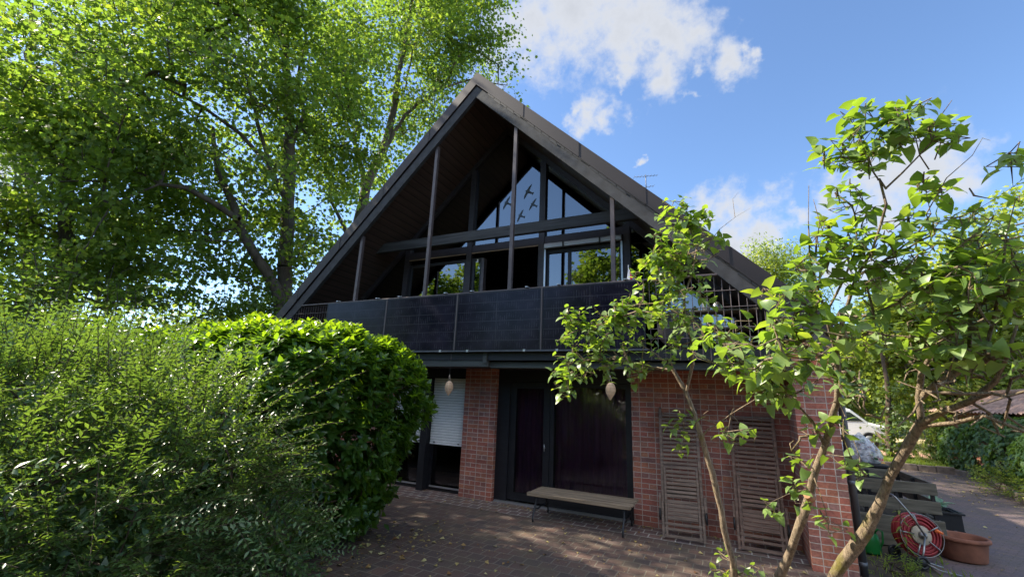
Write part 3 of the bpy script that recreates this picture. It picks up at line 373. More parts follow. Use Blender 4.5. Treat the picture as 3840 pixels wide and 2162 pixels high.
def m_cells():
    m,nt,N,L,o=mat('solar_cells'); b=N.new('ShaderNodeBsdfPrincipled'); L.new(b.outputs[0],o.inputs[0]); b.inputs['Roughness'].default_value=.14; b.inputs['Specular IOR Level'].default_value=.16
    t=N.new('ShaderNodeTexCoord'); s=N.new('ShaderNodeSeparateXYZ'); L.new(t.outputs['Object'],s.inputs[0]); c=N.new('ShaderNodeCombineXYZ'); L.new(s.outputs[0],c.inputs[0]); L.new(s.outputs[2],c.inputs[1])
    def bk(w,h,ms,off=0):
        br=N.new('ShaderNodeTexBrick'); br.offset=off; L.new(c.outputs[0],br.inputs['Vector'])
        for k,v in (('Scale',1),('Mortar Size',ms),('Mortar Smooth',.1),('Bias',0),('Brick Width',w),('Row Height',h)): br.inputs[k].default_value=v
        return br
    b1=bk(.865,.178,.006); b2=bk(.045,.178,.0022)
    n=N.new('ShaderNodeTexNoise'); n.inputs['Scale'].default_value=2.2; L.new(t.outputs['Object'],n.inputs['Vector'])
    n3=N.new('ShaderNodeTexNoise'); n3.inputs['Scale'].default_value=9; L.new(t.outputs['Object'],n3.inputs['Vector'])
    base=ramp_node(N,[(.35,(.007,.007,.013)),(.75,(.018,.017,.03))]); L.new(n.outputs['Fac'],base.inputs[0])
    d=N.new('ShaderNodeMath'); d.operation='MULTIPLY'; L.new(b2.outputs['Fac'],d.inputs[0]); q=ramp_node(N,[(.5,(0,0,0)),(.62,(.6,.6,.6))]); L.new(n3.outputs['Fac'],q.inputs[0]); L.new(q.outputs[0],d.inputs[1])
    m1=N.new('ShaderNodeMixRGB'); L.new(d.outputs[0],m1.inputs[0]); L.new(base.outputs[0],m1.inputs[1]); m1.inputs[2].default_value=(.1,.1,.12,1)
    m2=N.new('ShaderNodeMixRGB'); L.new(b1.outputs['Fac'],m2.inputs[0]); L.new(m1.outputs[0],m2.inputs[1]); m2.inputs[2].default_value=(.032,.032,.042,1)
    L.new(m2.outputs[0],b.inputs['Base Color']); return m
M_['soffit']=m_soffit(); M_['cells']=m_cells()
# ---------------------------------------------------------------- the setting
def sheet(name,pts,m,kind='structure',zf=None):
    b=MB(); b.add([(x,y,z) for x,y,z in pts],[list(range(len(pts)))]); return tag(b.build(name,m),kind=kind)
sheet('ground',[(-400,-400,-.016),(400,-400,-.016),(400,400,-.016),(-400,400,-.016)],M_['soil'])
sheet('patio',[(-5.5,-9,-.004),(6.45,-9,-.004),(6.45,.5,-.004),(-5.5,.5,-.004)],M_['patio'])
sheet('patio_border',[(-5.3,-.62,0),(5.88,-.62,0),(5.88,.4,0),(-5.3,.4,0)],M_['band'])
sheet('driveway',[(7.15,-9,-.008),(60,-9,-.008),(60,13.3,-.008),(7.3,13.3,-.008),(7.9,2.5,-.008),(7.35,.5,-.008)],M_['drive'])
K=.055
def sz(y): return .12+K*(y-13.2)
sheet('lawn',[(6.6,13.25,sz(13.25)),(16,13.25,sz(13.25)),(60,13.25,sz(13.25)),(60,90,sz(90)),(-60,90,sz(90)),(-60,16,sz(16)),(6.6,16,sz(16))],M_['grass'])
sheet('pink_pavement',[(-20,15.4,sz(15.4)+.01),(40,15.4,sz(15.4)+.01),(40,17,sz(17)+.01),(-20,17,sz(17)+.01)],M_['pink'])
sheet('sandy_road',[(-20,17,sz(17)+.01),(40,17,sz(17)+.01),(40,24,sz(24)+.01),(-20,24,sz(24)+.01)],M_['sand'])
# ---------------------------------------------------------------- the house
XR=.516; ZR=8.943; SLP=.985
HO=thing('house','dark gabled timber and red brick house with a balcony under its roof','house',(XR,4,0))
def zt(x): return ZR-SLP*abs(x-XR)
XE=6.36; XL=2*XR-XE
YF=-1.17; YB=11
for side,xe in ((1,XE),(-1,XL)):
    b=MB(); P=[(XR,ZR-.005),(xe,zt(xe)-.005),(xe,zt(xe)-.375),(XR,ZR-.375)]
    if side<0: P=P[::-1]
    b.prism(P,YF+.07,YB); r=b.build('roof_slope',M_['tile'],HO)
    b=MB(); P=[(XR+side*.003,ZR-.38),(xe,zt(xe)-.38),(xe,zt(xe)-.4),(XR+side*.003,ZR-.4)]
    if side<0: P=P[::-1]
    b.prism(P,YF+.09,YB-.1); b.build('soffit',M_['soffit'],r)
    # metal verge cladding with joints
    n=5; b=MB()
    for i in range(n):
        a0=XR+(xe-XR)*i/n; a1=XR+(xe-XR)*(i+1)/n; g=.0015*side
        if i==0: g0=0
        else: g0=g
        P=[(a0+g0,zt(a0+g0)+.012),(a1-g,zt(a1-g)+.012),(a1-g,zt(a1-g)-.3+.004*(i%2)),(a0+g0,zt(a0+g0)-.3+.004*(i%2))]
        if side<0: P=P[::-1]
        b.prism(P,YF-.03-.003*(i%2),YF+.068)
        if i:
            P=[(a0-.012,zt(a0-.012)+.014),(a0+.012,zt(a0+.012)+.014),(a0+.012,zt(a0+.012)-.285),(a0-.012,zt(a0-.012)-.285)]
            b.prism(P,YF-.038,YF-.028)
    b.build('verge_cladding',M_['clad'],HO)
    b=MB(); P=[(XR+side*.002,ZR-.33),(xe,zt(xe)-.33),(xe,zt(xe)-.61),(XR+side*.002,ZR-.61)]
    if side<0: P=P[::-1]
    b.prism(P,YF+.0,YF+.08); b.build('verge_rafter',M_['beamr'],HO)
# black wavy strip drawn for the dark gap between cladding and rafter, right slope
b=MB()
for k in range(34):
    x0=XR+.3+k*.16; x1=x0+.17; w=.018*math.sin(k*.9)+.012*math.sin(k*2.3)
    b.prism([(x0,zt(x0)-.30),(x1,zt(x1)-.30),(x1,zt(x1)-.345-w),(x0,zt(x0)-.345-w)],YF-.012,YF-.002)
b.build('dark_gap_strip',M_['black'],HO)
# inner rafters seen below the soffit at the glazed wall
YU=.4
for side,xe in ((1,5.2),(-1,-4.2)):
    b=MB(); P=[(XR+side*.01,ZR-.4),(xe,zt(xe)-.4),(xe,zt(xe)-.56),(XR+side*.01,ZR-.56)]
    if side<0: P=P[::-1]
    b.prism(P,YU-.04,YU+.06); b.build('rafter',M_['framel'],HO)
# collar beam
xc=3.24
b=MB(); b.box(XR-xc,XR+xc,-.28,-.18,5.36,5.6,bev=.01); b.build('collar_beam',M_['beam'],HO)
# gable glazing: mullions and transoms
MX=[-2.23,-.35,1.53,3.4]
for x in MX:
    ztop=zt(x)-.56
    b=MB(); b.box(x-.07,x+.07,YU-.05,YU+.08,2.8,ztop); b.build('mullion',M_['framel'],HO)
for a,c in zip(MX,MX[1:]):
    b=MB(); b.box(a+.07,c-.07,YU-.035,YU+.07,5.32,5.5,bev=.006); b.build('transom',M_['framel'],HO)
def pane(pts,m,name='window_pane',par=None,y=YU+.03,th=.012):
    b=MB(); b.prism(pts,y,y+th); return b.build(name,m,par or HO)
def gpane(x0,x1,z0):
    f=lambda x: zt(x)-.56
    if x0<XR<x1: P=[(x0,z0),(x1,z0),(x1,f(x1)),(XR,f(XR)),(x0,f(x0))]
    else: P=[(x0,z0),(x1,z0),(x1,f(x1)),(x0,f(x0))]
    return [p for p in P if p[1]>=z0]
fr=lambda x: (x)
for a,c in zip(MX,MX[1:]):
    P=gpane(a+.07,c-.07,5.5)
    if a<-2: 
        xx=XR-(ZR-.56-5.5)/SLP; P=[(xx,5.5),(c-.07,5.5),(c-.07,zt(c-.07)-.56)]
    if c>3:
        xx=XR+(ZR-.56-5.5)/SLP; P=[(a+.07,5.5),(xx,5.5),(a+.07,zt(a+.07)-.56)]
    pane(P,M_['glass'])
# lower bays
def frame_rect(x0,x1,z0,z1,w,y0,y1,m,par,name='window_frame'):
    b=MB(); b.box(x0,x0+w,y0,y1,z0,z1).box(x1-w,x1,y0,y1,z0,z1).box(x0+w,x1-w,y0,y1,z0,z0+w).box(x0+w,x1-w,y0,y1,z1-w,z1); return b.build(name,m,par)
f1=frame_rect(MX[0]+.071,MX[1]-.071,2.85,5.18,.07,YU-.0,YU+.06,M_['frame'],HO); pane([(MX[0]+.14,2.92),(MX[1]-.14,2.92),(MX[1]-.14,5.11),(MX[0]+.14,5.11)],M_['glass'],'pane',f1)
f2=frame_rect(MX[2]+.071,MX[3]-.071,2.85,5.18,.09,YU-.0,YU+.06,M_['frame'],HO)
pane([(MX[2]+.16,2.94),(MX[3]-.16,2.94),(MX[3]-.16,5.09),(MX[2]+.16,5.09)],M_['glass'],'pane',f2)
b=MB(); b.box(2.14,2.2,YU-.01,YU+.07,2.94,5.09); b.build('glazing_bar',M_['frame'],f2)
f3=frame_rect(MX[1]+.071,.02,2.85,5.18,.07,YU-.0,YU+.06,M_['frame'],HO,'door_frame'); pane([(MX[1]+.14,2.92),(-.05,2.92),(-.05,5.11),(MX[1]+.14,5.11)],M_['glass'],'pane',f3)
b=MB(); b.box(.025,.09,YU-.06,YU+.07,2.82,5.14); b.build('door_edge',M_['post'],f3)
b=MB(); b.box(-.13,-.1,YU-.03,YU-.001,5.06,5.15,bev=.004); b.build('sensor',M_['shutter'],f3)
for i,(x0,x1,m) in enumerate(((MX[0]+.08,MX[1]-.08,M_['seat']),(MX[1]+.08,MX[2]-.08,M_['seat']))):
    b=MB(); b.box(x0,x1,YU-.05,YU-.036,5.285,5.31); b.build('trim_strip',m,HO)
b=MB(); b.box(MX[2]+.08,MX[3]-.08,YU-.12,YU-.036,5.18,5.3,bev=.015); b.build('blind_box',M_['alu'],HO)
for x in (MX[2]+.08,MX[3]-.115):
    b=MB(); b.box(x,x+.035,YU-.07,YU-.036,2.85,5.18); b.build('blind_guide',M_['alu'],HO)
for x in (2.05,2.85):
    b=MB(); b.box(x,x+.03,YU-.135,YU-.121,5.16,5.29); b.build('blind_bracket',M_['black'],HO)
# side glazing under the slopes
for s,a,c in ((1,3.47,5.6),(-1,-2.3,-4.6)):
    zz=lambda x: zt(x)-.56
    P=[(a,2.82),(c,2.82),(c,zz(c)),(a,zz(a))]; P=P if s>0 else P[::-1]
    pane(P,M_['glass'],'side_pane')
# bird decals stuck on the gable panes
M_['decal']=m_plain('grey_window_decal',(.09,.115,.145),.8,var=.1)
def bird(x,z,a,s=.2):
    b=MB(); P=[(0,-.0),(.16,.05),(.42,.02),(.62,-.08),(.4,-.12),(.2,-.12),(.1,-.14),(.06,-.42),(.12,-.55),(-.12,-.55),(-.06,-.42),(-.1,-.14),(-.2,-.12),(-.4,-.12),(-.62,-.08),(-.42,.02),(-.16,.05),(-.05,.06),(0,.16)]
    P=P[:1]+P[1:]; ca,sa=math.cos(a),math.sin(a)
    hull=[(0,.16),(.06,.05),(.16,.05),(.42,.02),(.62,-.08),(.4,-.12),(.1,-.14),(.06,-.42),(.12,-.55),(-.12,-.55),(-.06,-.42),(-.1,-.14),(-.4,-.12),(-.62,-.08),(-.42,.02),(-.16,.05),(-.06,.05)]
    b.prism([(x+s*(p*ca-q*sa),z+s*(p*sa+q*ca)) for p,q in hull][::-1],YU+.024,YU+.0285); return b.build('bird_decal',M_['decal'],HO)
bird(1.1,6.72,math.radians(62),.33); bird(1.24,6.37,math.radians(58),.27); bird(.93,6.13,math.radians(64),.27); bird(.55,6.52,math.radians(62),.3)
# rooms behind
b=MB(); zz=ZR-.42
b.add([(-4.6,6,2.8),(5.6,6,2.8),(5.6,6,zt(5.6)-.42),(XR,6,zz),(-4.6,6,zt(-4.6)-.42)],[(0,1,2,3,4)]); b.build('upper_room_wall',M_['room'],HO)
b=MB(); b.box(-4.7,5.75,-1.06,6,2.66,2.79); b.build('balcony_floor',M_['framel'],HO)
b=MB(); b.box(-5.2,6.0,2.2,2.25,0,2.5); b.box(.35,.4,.36,2.2,0,2.5); b.build('lower_room_wall',M_['room'],HO)
# balcony edge
b=MB(); b.box(-4.75,5.85,-1.12,-1.07,2.62,2.79); b.build('balcony_fascia',M_['frame'],HO)
b=MB(); b.box(-4.75,1.12,-1.1,-1.0,2.5,2.62,bev=.006); b.build('balcony_beam',M_['green'],HO)
b=MB(); b.box(1.13,5.85,-1.02,-.92,2.49,2.6,bev=.006); b.build('balcony_beam',M_['green'],HO)
b=MB(); b.box(1.04,1.12,-1.15,-1.121,2.575,2.76); b.build('joist_end',M_['green'],HO)
b=MB(); b.box(-4.75,5.85,-.9,0.34,2.54,2.6); b.build('balcony_soffit',M_['soffit'],HO)
# ground floor masonry
def wall(name,x0,x1,y0,y1,z0=-.02,z1=2.54): b=MB(); b.box(x0,x1,y0,y1,z0,z1); return b.build(name,M_['brick'],HO)
wall('brick_pier',0,.75,0,.36); wall('brick_wall',3.48,5.858,0,.36); wall('brick_wall',-5.33,-1.93,0,.36)
wall('wing_wall',5.86,6.34,-.86,11,-.02,2.9); wall('side_wall',-5.7,-5.34,-.86,11,-.02,2.9)
b=MB(); b.box(XL,XE,YB-.3,YB-.05,0,3.1); b.build('back_wall',M_['brick'],HO)
b=MB(); b.add([(XL,YB-.2,3.1),(XE,YB-.2,3.1),(XR,YB-.2,ZR-.41)],[(0,1,2)]); b.build('back_gable',M_['frame'],HO)
# ground floor windows with roller shutters
b=MB(); b.box(-1.93,-.001,.06,.3,2.33,2.54); b.build('shutter_box',M_['frame'],HO)
b=MB(); b.box(-1.06,-.9,-.02,.24,0,2.33); b.build('window_post',M_['frame'],HO)
for x0,x1 in ((-.899,-.001),(-1.93,-1.061)):
    f=frame_rect(x0,x1,.0,2.32,.07,.16,.24,M_['frame'],HO); pane([(x0+.07,.12),(x1-.07,.12),(x1-.07,2.2),(x0+.07,2.2)],M_['glass2'],'pane',f,.2)
    b=MB(); b.box(x0+.071,x1-.071,.13,.159,.07,.1); b.build('sill',M_['alu'],f)
    b=MB(); z=.97
    b.box(x0+.02,x1-.02,.1,.125,.93,.968,bev=.004)
    while z<2.32:
        b.box(x0+.02,x1-.02,.106,.124,z+.003,min(z+.052,2.325),bev=.006); z+=.055
    s=b.build('roller_shutter',M_['shutter'],HO)
    for q in (.13,.75):
        b=MB(); b.box(x0+q,x0+q+.03,.075,.099,.965,.985); b.build('stopper',M_['black'],s)
# glazed garden door and fixed pane with curtains
b=MB(); b.box(.751,3.479,.1,.3,2.3,2.54).box(.751,1.02,.1,.3,0,2.3).box(3.43,3.479,.1,.3,0,2.3); b.build('door_surround',M_['frame'],HO)
f=frame_rect(1.021,1.88,.06,2.29,.13,.14,.22,M_['frame'],HO,'garden_door'); pane([(1.15,.19),(1.75,.19),(1.75,2.16),(1.15,2.16)],M_['glass2'],'pane',f,.17)
b=MB(); b.tube([(1.8,.09,1.0),(1.8,.08,1.13)],.009,6).tube([(1.8,.14,1.06),(1.8,.085,1.06)],.009,6); b.build('handle',M_['alu'],f)
f=frame_rect(1.89,3.429,.02,2.29,.08,.14,.22,M_['frame'],HO); pane([(1.97,.34),(3.35,.34),(3.35,2.21),(1.97,2.21)],M_['glass2'],'pane',f,.17)
b=MB(); b.box(1.971,3.349,.13,.2,.10,.33).box(1.971,3.349,.125,.15,.34,.355); b.build('kick_panel',M_['frame'],f)
b=MB(); b.box(.78,3.45,.04,.13,0.001,.03); b.build('door_sill',M_['alu'],HO)
def curtain(x0,x1):
    n=int((x1-x0)/.02); vs_=[];fs=[]
    for i in range(n+1):
        x=x0+(x1-x0)*i/n; y=.34+.05*math.sin(x*31+1.9*math.sin(x*7))+.02*math.sin(x*83+math.sin(x*13))
        vs_+= [(x,y,.05),(x+.02*math.sin(x*7),y,2.4)]
    fs=[(2*i,2*i+2,2*i+3,2*i+1) for i in range(n)]
    b=MB(); b.add(vs_,fs,True); return b.build('curtain',M_['curtain'],HO)
curtain(1.1,1.8); curtain(1.95,3.4)
# rail, posts, mesh railing
RL=thing('balcony_railing','grey steel balcony railing with mesh infill under the gable','railing',(XR,-1.15,2.79))
b=MB(); b.box(-3.98,5.02,-1.19,-1.11,3.885,3.915,bev=.005); b.build('top_rail',M_['post'],RL)
b=MB(); b.box(-3.0,3.98,-1.245,-1.17,2.765,2.785); b.build('bottom_rail',M_['pipe'],RL)
def grid(x0,x1,z0,z1,dx,clip=True,nz=None):
    b=MB(); x=x0
    while x<x1+1e-6:
        top=min(z1,zt(x)-.63)
        if top>z0+.05: b.tube([(x,-1.15,z0),(x,-1.15,top)],.006,5,smooth=False)
        x+=dx
    for z in nz:
        xr=min(x1,XR+(ZR-.63-z)/SLP); xl=max(x0,XR-(ZR-.63-z)/SLP); b.tube([(xl,-1.158,z),(xr,-1.158,z)],.006,5,smooth=False)
    return b.build('mesh_infill',M_['post'],RL)
grid(4.02,5.82,2.62,3.9,.105,nz=(2.95,3.1,3.4,3.65)); grid(-4.95,-3.12,2.62,3.9,.08,nz=(2.95,3.7))
for (x) in (-2.392,-.464,1.495,3.441):
    b=MB(); b.box(x-.035,x+.035,-1.105,-1.035,2.79,zt(x)-.595); b.build('post',M_['post'],HO)
# solar panels hung on the railing
pos=['leftmost, beside the open end of the railing','second from the left, above the hedge','third from the left, above the brick pier','rightmost, behind the lilac leaves']
for i in range(4):
    x0=-3.057+1.755*i
    sp=thing('solar_panel','black solar panel hung on the balcony railing, '+pos[i],'solar panel',(x0,-1.2,2.79),'solar panels hung along the balcony')
    b=MB(); b.box(x0+.03,x0+1.725,-1.225,-1.21,2.805,3.865); b.build('cell_sheet',M_['cells'],sp)
    b=MB(); y0,y1=-1.23,-1.195
    b.box(x0+.012,x0+.029,y0,y1,2.788,3.882).box(x0+1.726,x0+1.743,y0,y1,2.788,3.882).box(x0+.029,x0+1.726,y0,y1,2.788,2.804).box(x0+.029,x0+1.726,y0,y1,3.866,3.882); b.build('panel_frame',M_['cellframe'],sp)
    for q in (.3,1.45):
        b=MB(); b.box(x0+q-.025,x0+q+.025,-1.24,-1.1,3.918,3.93).tube([(x0+q,-1.16,3.93),(x0+q,-1.16,3.945)],.012,6); b.build('clamp',M_['alu'],sp)
        b=MB(); b.box(x0+q-.02,x0+q+.02,-1.25,-1.232,2.76,2.80); b.build('lower_clamp',M_['alu'],sp)
for i in range(1,4):
    b=MB(); b.box(-3.057+1.755*i-.011,-3.057+1.755*i+.011,-1.236,-1.2,2.789,3.88); b.build('joint_profile',M_['post'],RL)
# rain pipe
b=MB(); b.tube([(6.42,-.7,-.02),(6.42,-.7,2.45),(6.38,-.72,2.6),(6.3,-.8,2.72)],.042,14); dp=b.build('downpipe',M_['pipe'],HO)
for z in (.1,1.05,2.1):
    b=MB(); b.tube([(6.42,-.7,z),(6.42,-.7,z+.06)],.047,14); b.build('pipe_collar',M_['pipe'],dp)
# antenna
an=thing('television_antenna','thin television antenna on a mast behind the right roof slope','antenna',(3.5,2.75,5.9))
b=MB(); b.tube([(3.5,2.75,5.5),(3.5,2.75,7.86)],.012,6); b.build('mast',M_['steel'],an)
for z,l,n,az in ((7.82,.62,8,.5),(7.5,.4,5,.5)):
    b=MB(); dx,dy=math.cos(az),math.sin(az); a=Vector((3.5-dx*l/2,2.75-dy*l/2,z-.05)); c=Vector((3.5+dx*l/2,2.75+dy*l/2,z+.05)); b.tube([a,c],.006,5)
    for k in range(n):
        p=a.lerp(c,k/(n-1)); w=.09-.005*k; b.tube([p+Vector((-dy*w,dx*w,0)),p+Vector((dy*w,-dx*w,0))],.004,4)
    b.build('boom',M_['steel'],an)
# ---------------------------------------------------------------- on the balcony
tb=thing('round_table','grey round table top standing on edge behind the mesh railing','table',(4.4,-.75,2.79))
R=Matrix.Translation((4.42,-.8,3.14))@Matrix.Rotation(math.radians(78),4,'X'); b=MB(); b.lathe([(0,.02),(.33,.02),(.345,0),(.33,-.02),(0,-.02)],36,R); b.build('tabletop',M_['frame'],tb)
b=MB()
for s in (-.2,.2): b.tube([(4.42+s,-.62,2.8),(4.42+s*.4,-.72,3.3)],.015,6)
b.build('leg',M_['iron'],tb)
sh=thing('balcony_shelf','low wooden shelf with dark uprights on the right end of the balcony','shelf',(5.1,-.5,2.79))
for z in (2.92,3.14,3.42):
    b=MB(); b.box(4.65,5.55,-.75,-.45,z,z+.03,bev=.005); b.build('board',M_['oldwood'],sh)
for x in (4.62,5.551):
    for y in (-.74,-.48):
        b=MB(); b.box(x,x+.03,y,y+.03,2.79,3.5); b.build('upright',M_['iron'],sh)
for i,(x,h) in enumerate(((4.82,.2),(4.98,.14),(5.2,.17))):
    z=3.451 if i<2 else 3.171
    b=MB(); b.lathe([(0,z),(.055,z),(.06,z+.01),(.06,z+h*.75),(.04,z+h*.9),(.042,z+h),(0,z+h)],20,Matrix.Translation((x,-.6,0)))
    tag(b.build('glass_jar',M_['alu'],None,(x,-.6,z)),('tall silvery jar at the left of the balcony shelf','short silvery jar on the balcony shelf beside the tall one','silvery jar on the middle board of the balcony shelf')[i],'jar','jars on the balcony shelf')
fl=thing('small_flag','small red and white flag on a short stick at the balcony rail','flag',(3.71,-1.14,3.915))
b=MB(); b.tube([(3.71,-1.14,3.915),(3.70,-1.14,4.16)],.006,6).lathe([(0,4.16),(.014,4.17),(0,4.19)],8,Matrix.Translation((3.70,-1.14,0))); b.build('stick',M_['shutter'],fl)
def flagm():
    m,nt,N,L,o=mat('red_white_cloth'); b=N.new('ShaderNodeBsdfPrincipled'); L.new(b.outputs[0],o.inputs[0]); t=N.new('ShaderNodeTexCoord'); s=N.new('ShaderNodeSeparateXYZ'); L.new(t.outputs['Object'],s.inputs[0])
    r=ramp_node(N,[(0,(.75,.72,.75)),(.42,(.5,.02,.05)),(.8,(.02,.03,.2))]); r.color_ramp.interpolation='CONSTANT'; mu=N.new('ShaderNodeMath'); mu.operation='MULTIPLY_ADD'; mu.inputs[1].default_value=8; mu.inputs[2].default_value=.3; L.new(s.outputs[0],mu.inputs[0]); L.new(mu.outputs[0],r.inputs[0]); L.new(r.outputs[0],b.inputs['Base Color']); return m
b=MB(); pts=[(3.703,4.13),(3.72,4.1),(3.75,4.02),(3.775,3.95),(3.74,3.93),(3.70,3.935),(3.675,3.95),(3.69,4.05)]; b.prism(pts[::-1],-1.149,-1.141); b.build('cloth',flagm(),fl)
# ---------------------------------------------------------------- bird feeders
for x,zc,cord,lab in ((.385,2.1,2.74,'woven pouch hanging by the brick pier, nearer the hedge'),(3.39,2.14,2.6,'woven pouch hanging in front of the large dark window')):
    fd=thing('nesting_pouch',lab,'nesting pouch',(x,-1.2,zc-.14),'woven pouches hung from the balcony')
    prof=[(0,-.14),(.012,-.135),(.03,-.1),(.062,-.05),(.078,0),(.075,.05),(.055,.1),(.025,.125),(0,.13)]
    pr=[]
    for i in range(61):
        t=i/60; zq=-.14+.27*t; rr=np.interp(zq,[p[1] for p in prof],[p[0] for p in prof]); pr.append((rr+(.0035*math.sin(i*2.1) if 0<i<60 else 0),zq))
    b=MB(); b.lathe(pr,24,Matrix.Translation((x,-1.2,zc))@Matrix.Rotation(.05,4,'Y')); b.build('body',M_['woven'],fd)
    b=MB(); b.tube([(x-.022,-1.2,zc+.12),(x-.008,-1.2,zc+.24)],.0035,5).tube([(x+.03,-1.2,zc+.11),(x-.006,-1.2,zc+.24)],.0035,5); b.build('strap',M_['rope2'],fd)
    b=MB(); b.tube([(x-.007,-1.2,zc+.235),(x,-1.2,cord)],.004,5).lathe([(0,-.012),(.012,0),(0,.014)],8,Matrix.Translation((x-.007,-1.2,zc+.25))); b.build('cord',M_['rope'],fd)
# ---------------------------------------------------------------- bench
BX0,BX1=1.86,3.6
be=thing('garden_bench','backless slatted wooden bench on curved iron legs before the dark window','bench',(2.72,-.52,0))
for i in range(5):
    y=-.84+i*.132
    b=MB(); b.box(BX0+(.0 if i==0 else .02),BX1-(.02 if i==0 else 0),y,y+.1,.405 if i else .385,.44,bev=.006); b.build('slat',M_['seat'],be)
for x in (2.0,3.47):
    b=MB()
    b.tube([(x,-.88,.012),(x,-.885,.06),(x,-.86,.14),(x,-.79,.21),(x,-.76,.28),(x,-.77,.384)],[.018,.016,.016,.017,.018,.018],8)
    b.tube([(x,-.18,.012),(x,-.175,.06),(x,-.2,.14),(x,-.26,.21),(x,-.29,.28),(x,-.28,.404)],[.018,.016,.016,.017,.018,.018],8)
    b.tube([(x,-.78,.2),(x,-.65,.17),(x,-.53,.19),(x,-.4,.17),(x,-.27,.2)],.013,8); b.box(x-.018,x+.018,-.82,-.21,.384-.014,.384)
    b.build('leg_frame',M_['iron'],be)
# ---------------------------------------------------------------- folded loungers leaning on the wall
def lounger(loc,lab,top,wid,tone):
    x0,yb=loc; L_=1.92
    t=thing('folding_lounger',lab,'lounger',(x0+wid/2,yb,0),'loungers leaning on the brick wall')
    ey=Vector((top[0]-x0,top[1]-yb,top[2])).normalized(); ex=Vector((1,0,0)); ex=(ex-ey*ex.dot(ey)).normalized(); ez=ey.cross(ex)*1.0   # ez points toward the camera side
    if ez.y>0: ez=-ez
    M=Matrix(((ex.x,ey.x,ez.x,x0),(ex.y,ey.y,ez.y,yb),(ex.z,ey.z,ez.z,0),(0,0,0,1)))
    m=tone
    for s in (0,wid-.045):
        b=MB(); b.box(s,s+.045,.12,L_,-.03,.02,M,.005).box(s+(.004 if s else 0),s+(.045 if s else .041),1.35,L_+.06,-.055,-.031,M,.004); b.build('side_rail',m,t)
    b=MB(); z=.66
    n=20
    for i in range(n):
        y=.62+i*(L_-.66)/n; b.box(.046,wid-.046,y,y+.04,-.004,.014,M,.003)
    b.build('slatting',m,t)
    b=MB(); w2=wid-.1
    b.box(.05,.085,.06,1.0,.022,.052,M,.004).box(wid-.085,wid-.05,.06,1.0,.022,.052,M,.004)
    for i in range(7): y=.58+i*.058; b.box(.086,wid-.086,y,y+.04,.026,.044,M,.003)
    for i in range(5): y=.27+i*.055; b.box(.086,wid-.086,y,y+.05,.026,.044,M,.003)
    b.build('seat_frame',m,t)
    b=MB()
    for s in (.0,wid-.035): b.box(s,s+.035,0,.5,.022,.06,M,.004)
    b.box(.036,wid-.036,.02,.06,.03,.055,M,.003).box(.036,wid-.036,.12,.155,.03,.055,M,.003).box(.036,wid-.036,.19,.225,.03,.055,M,.003); b.build('foot_frame',m,t)
    for s in (-1,1):
        cx=(-.025 if s<0 else wid+.025); b=MB(); Q=M@Matrix.Translation((cx,.33,.0))@Matrix.Rotation(math.pi/2,4,'Y')
        b.lathe([(0,-.014),(.075,-.014),(.09,-.008),(.09,.008),(.075,.014),(0,.014)],24,Q); w=b.build('wheel',M_['black'],t)
        b=MB(); b.box(cx-.004*s-.018,cx-.004*s+.018,.28,.62,.022,.04,M,.004); b.build('armrest',m,t)
M_['teak2']=m_plain('browner_lounger_wood',(.17,.105,.075),.8,var=.4,vs=(4,24,24),bump=.3)
lounger((4.0,-.52),'grey wooden slatted lounger leaning on the wall nearer the bench',(3.95,-.06,1.9),.61,M_['teak'])
lounger((5.02,-.46),'browner slatted lounger leaning on the wall beside the brick wing',(5.03,-.05,1.86),.63,M_['teak2'])
# ---------------------------------------------------------------- beside the house
pt=thing('terracotta_pot','large empty terracotta pot with a thick rim on the paving','pot',(7.93,.92,0))
b=MB(); b.lathe([(0,.002),(.225,.002),(.235,.02),(.262,.24),(.268,.255),(.295,.262),(.3,.28),(.298,.3),(.285,.312),(.262,.31),(.25,.29),(.235,.1),(.2,.05),(0,.045)],40,Matrix.Translation((7.93,.92,0))@Matrix.Rotation(.03,4,'Y')@Matrix.Rotation(.5,4,'Z'),1.12,.9); b.build('bowl',M_['terra'],pt)
cb=thing('compost_bin','open grey slatted timber compost bin beside the house','compost bin',(7.15,1.9,0))
bz=[(-.0,.435),(.52,.7),(.785,.955)]
for i,(z0,z1) in enumerate(bz):
    b=MB(); b.box(6.52,7.84-.012*i,1.1,1.13,z0+.002,z1,bev=.004); b.build('front_board',M_['oldwood'],cb)
    b=MB(); b.box(7.79,7.82,1.131,2.75,z0+.01,z1-.005,bev=.004); b.build('side_board',M_['oldwood'],cb)
    b=MB(); b.box(6.52,6.55,1.131,2.75,z0+.01,z1-.005,bev=.004); b.build('side_board',M_['oldwood'],cb)
    b=MB(); b.box(6.55,7.79,2.72,2.75,z0+.01,z1-.005,bev=.004); b.build('back_board',M_['oldwood'],cb)
for x,y in ((7.74,1.131),(7.3,1.131),(6.9,1.131),(6.56,1.131),(7.745,1.9),(7.745,2.66),(7.3,2.67),(6.9,2.67)):
    b=MB(); b.box(x,x+.045,y,y+.045,0,.93); b.build('batten',M_['frame'],cb)
b=MB(); rg=np.random.default_rng(3)
nn=14; vs_=[(6.56+i*1.22/nn,1.14+j*1.57/nn,.42+.12*math.exp(-((i-7)**2+(j-8)**2)/18)+rg.normal()*.015) for j in range(nn+1) for i in range(nn+1)]
b.add(vs_,[(j*(nn+1)+i,j*(nn+1)+i+1,(j+1)*(nn+1)+i+1,(j+1)*(nn+1)+i) for j in range(nn) for i in range(nn)],True); tag(b.build('compost',M_['soil']),'dark heap of garden compost inside the slatted bin','compost')
cr=thing('storage_box','dark brown lidded storage box behind the compost bin','box',(7.25,3.5,0))
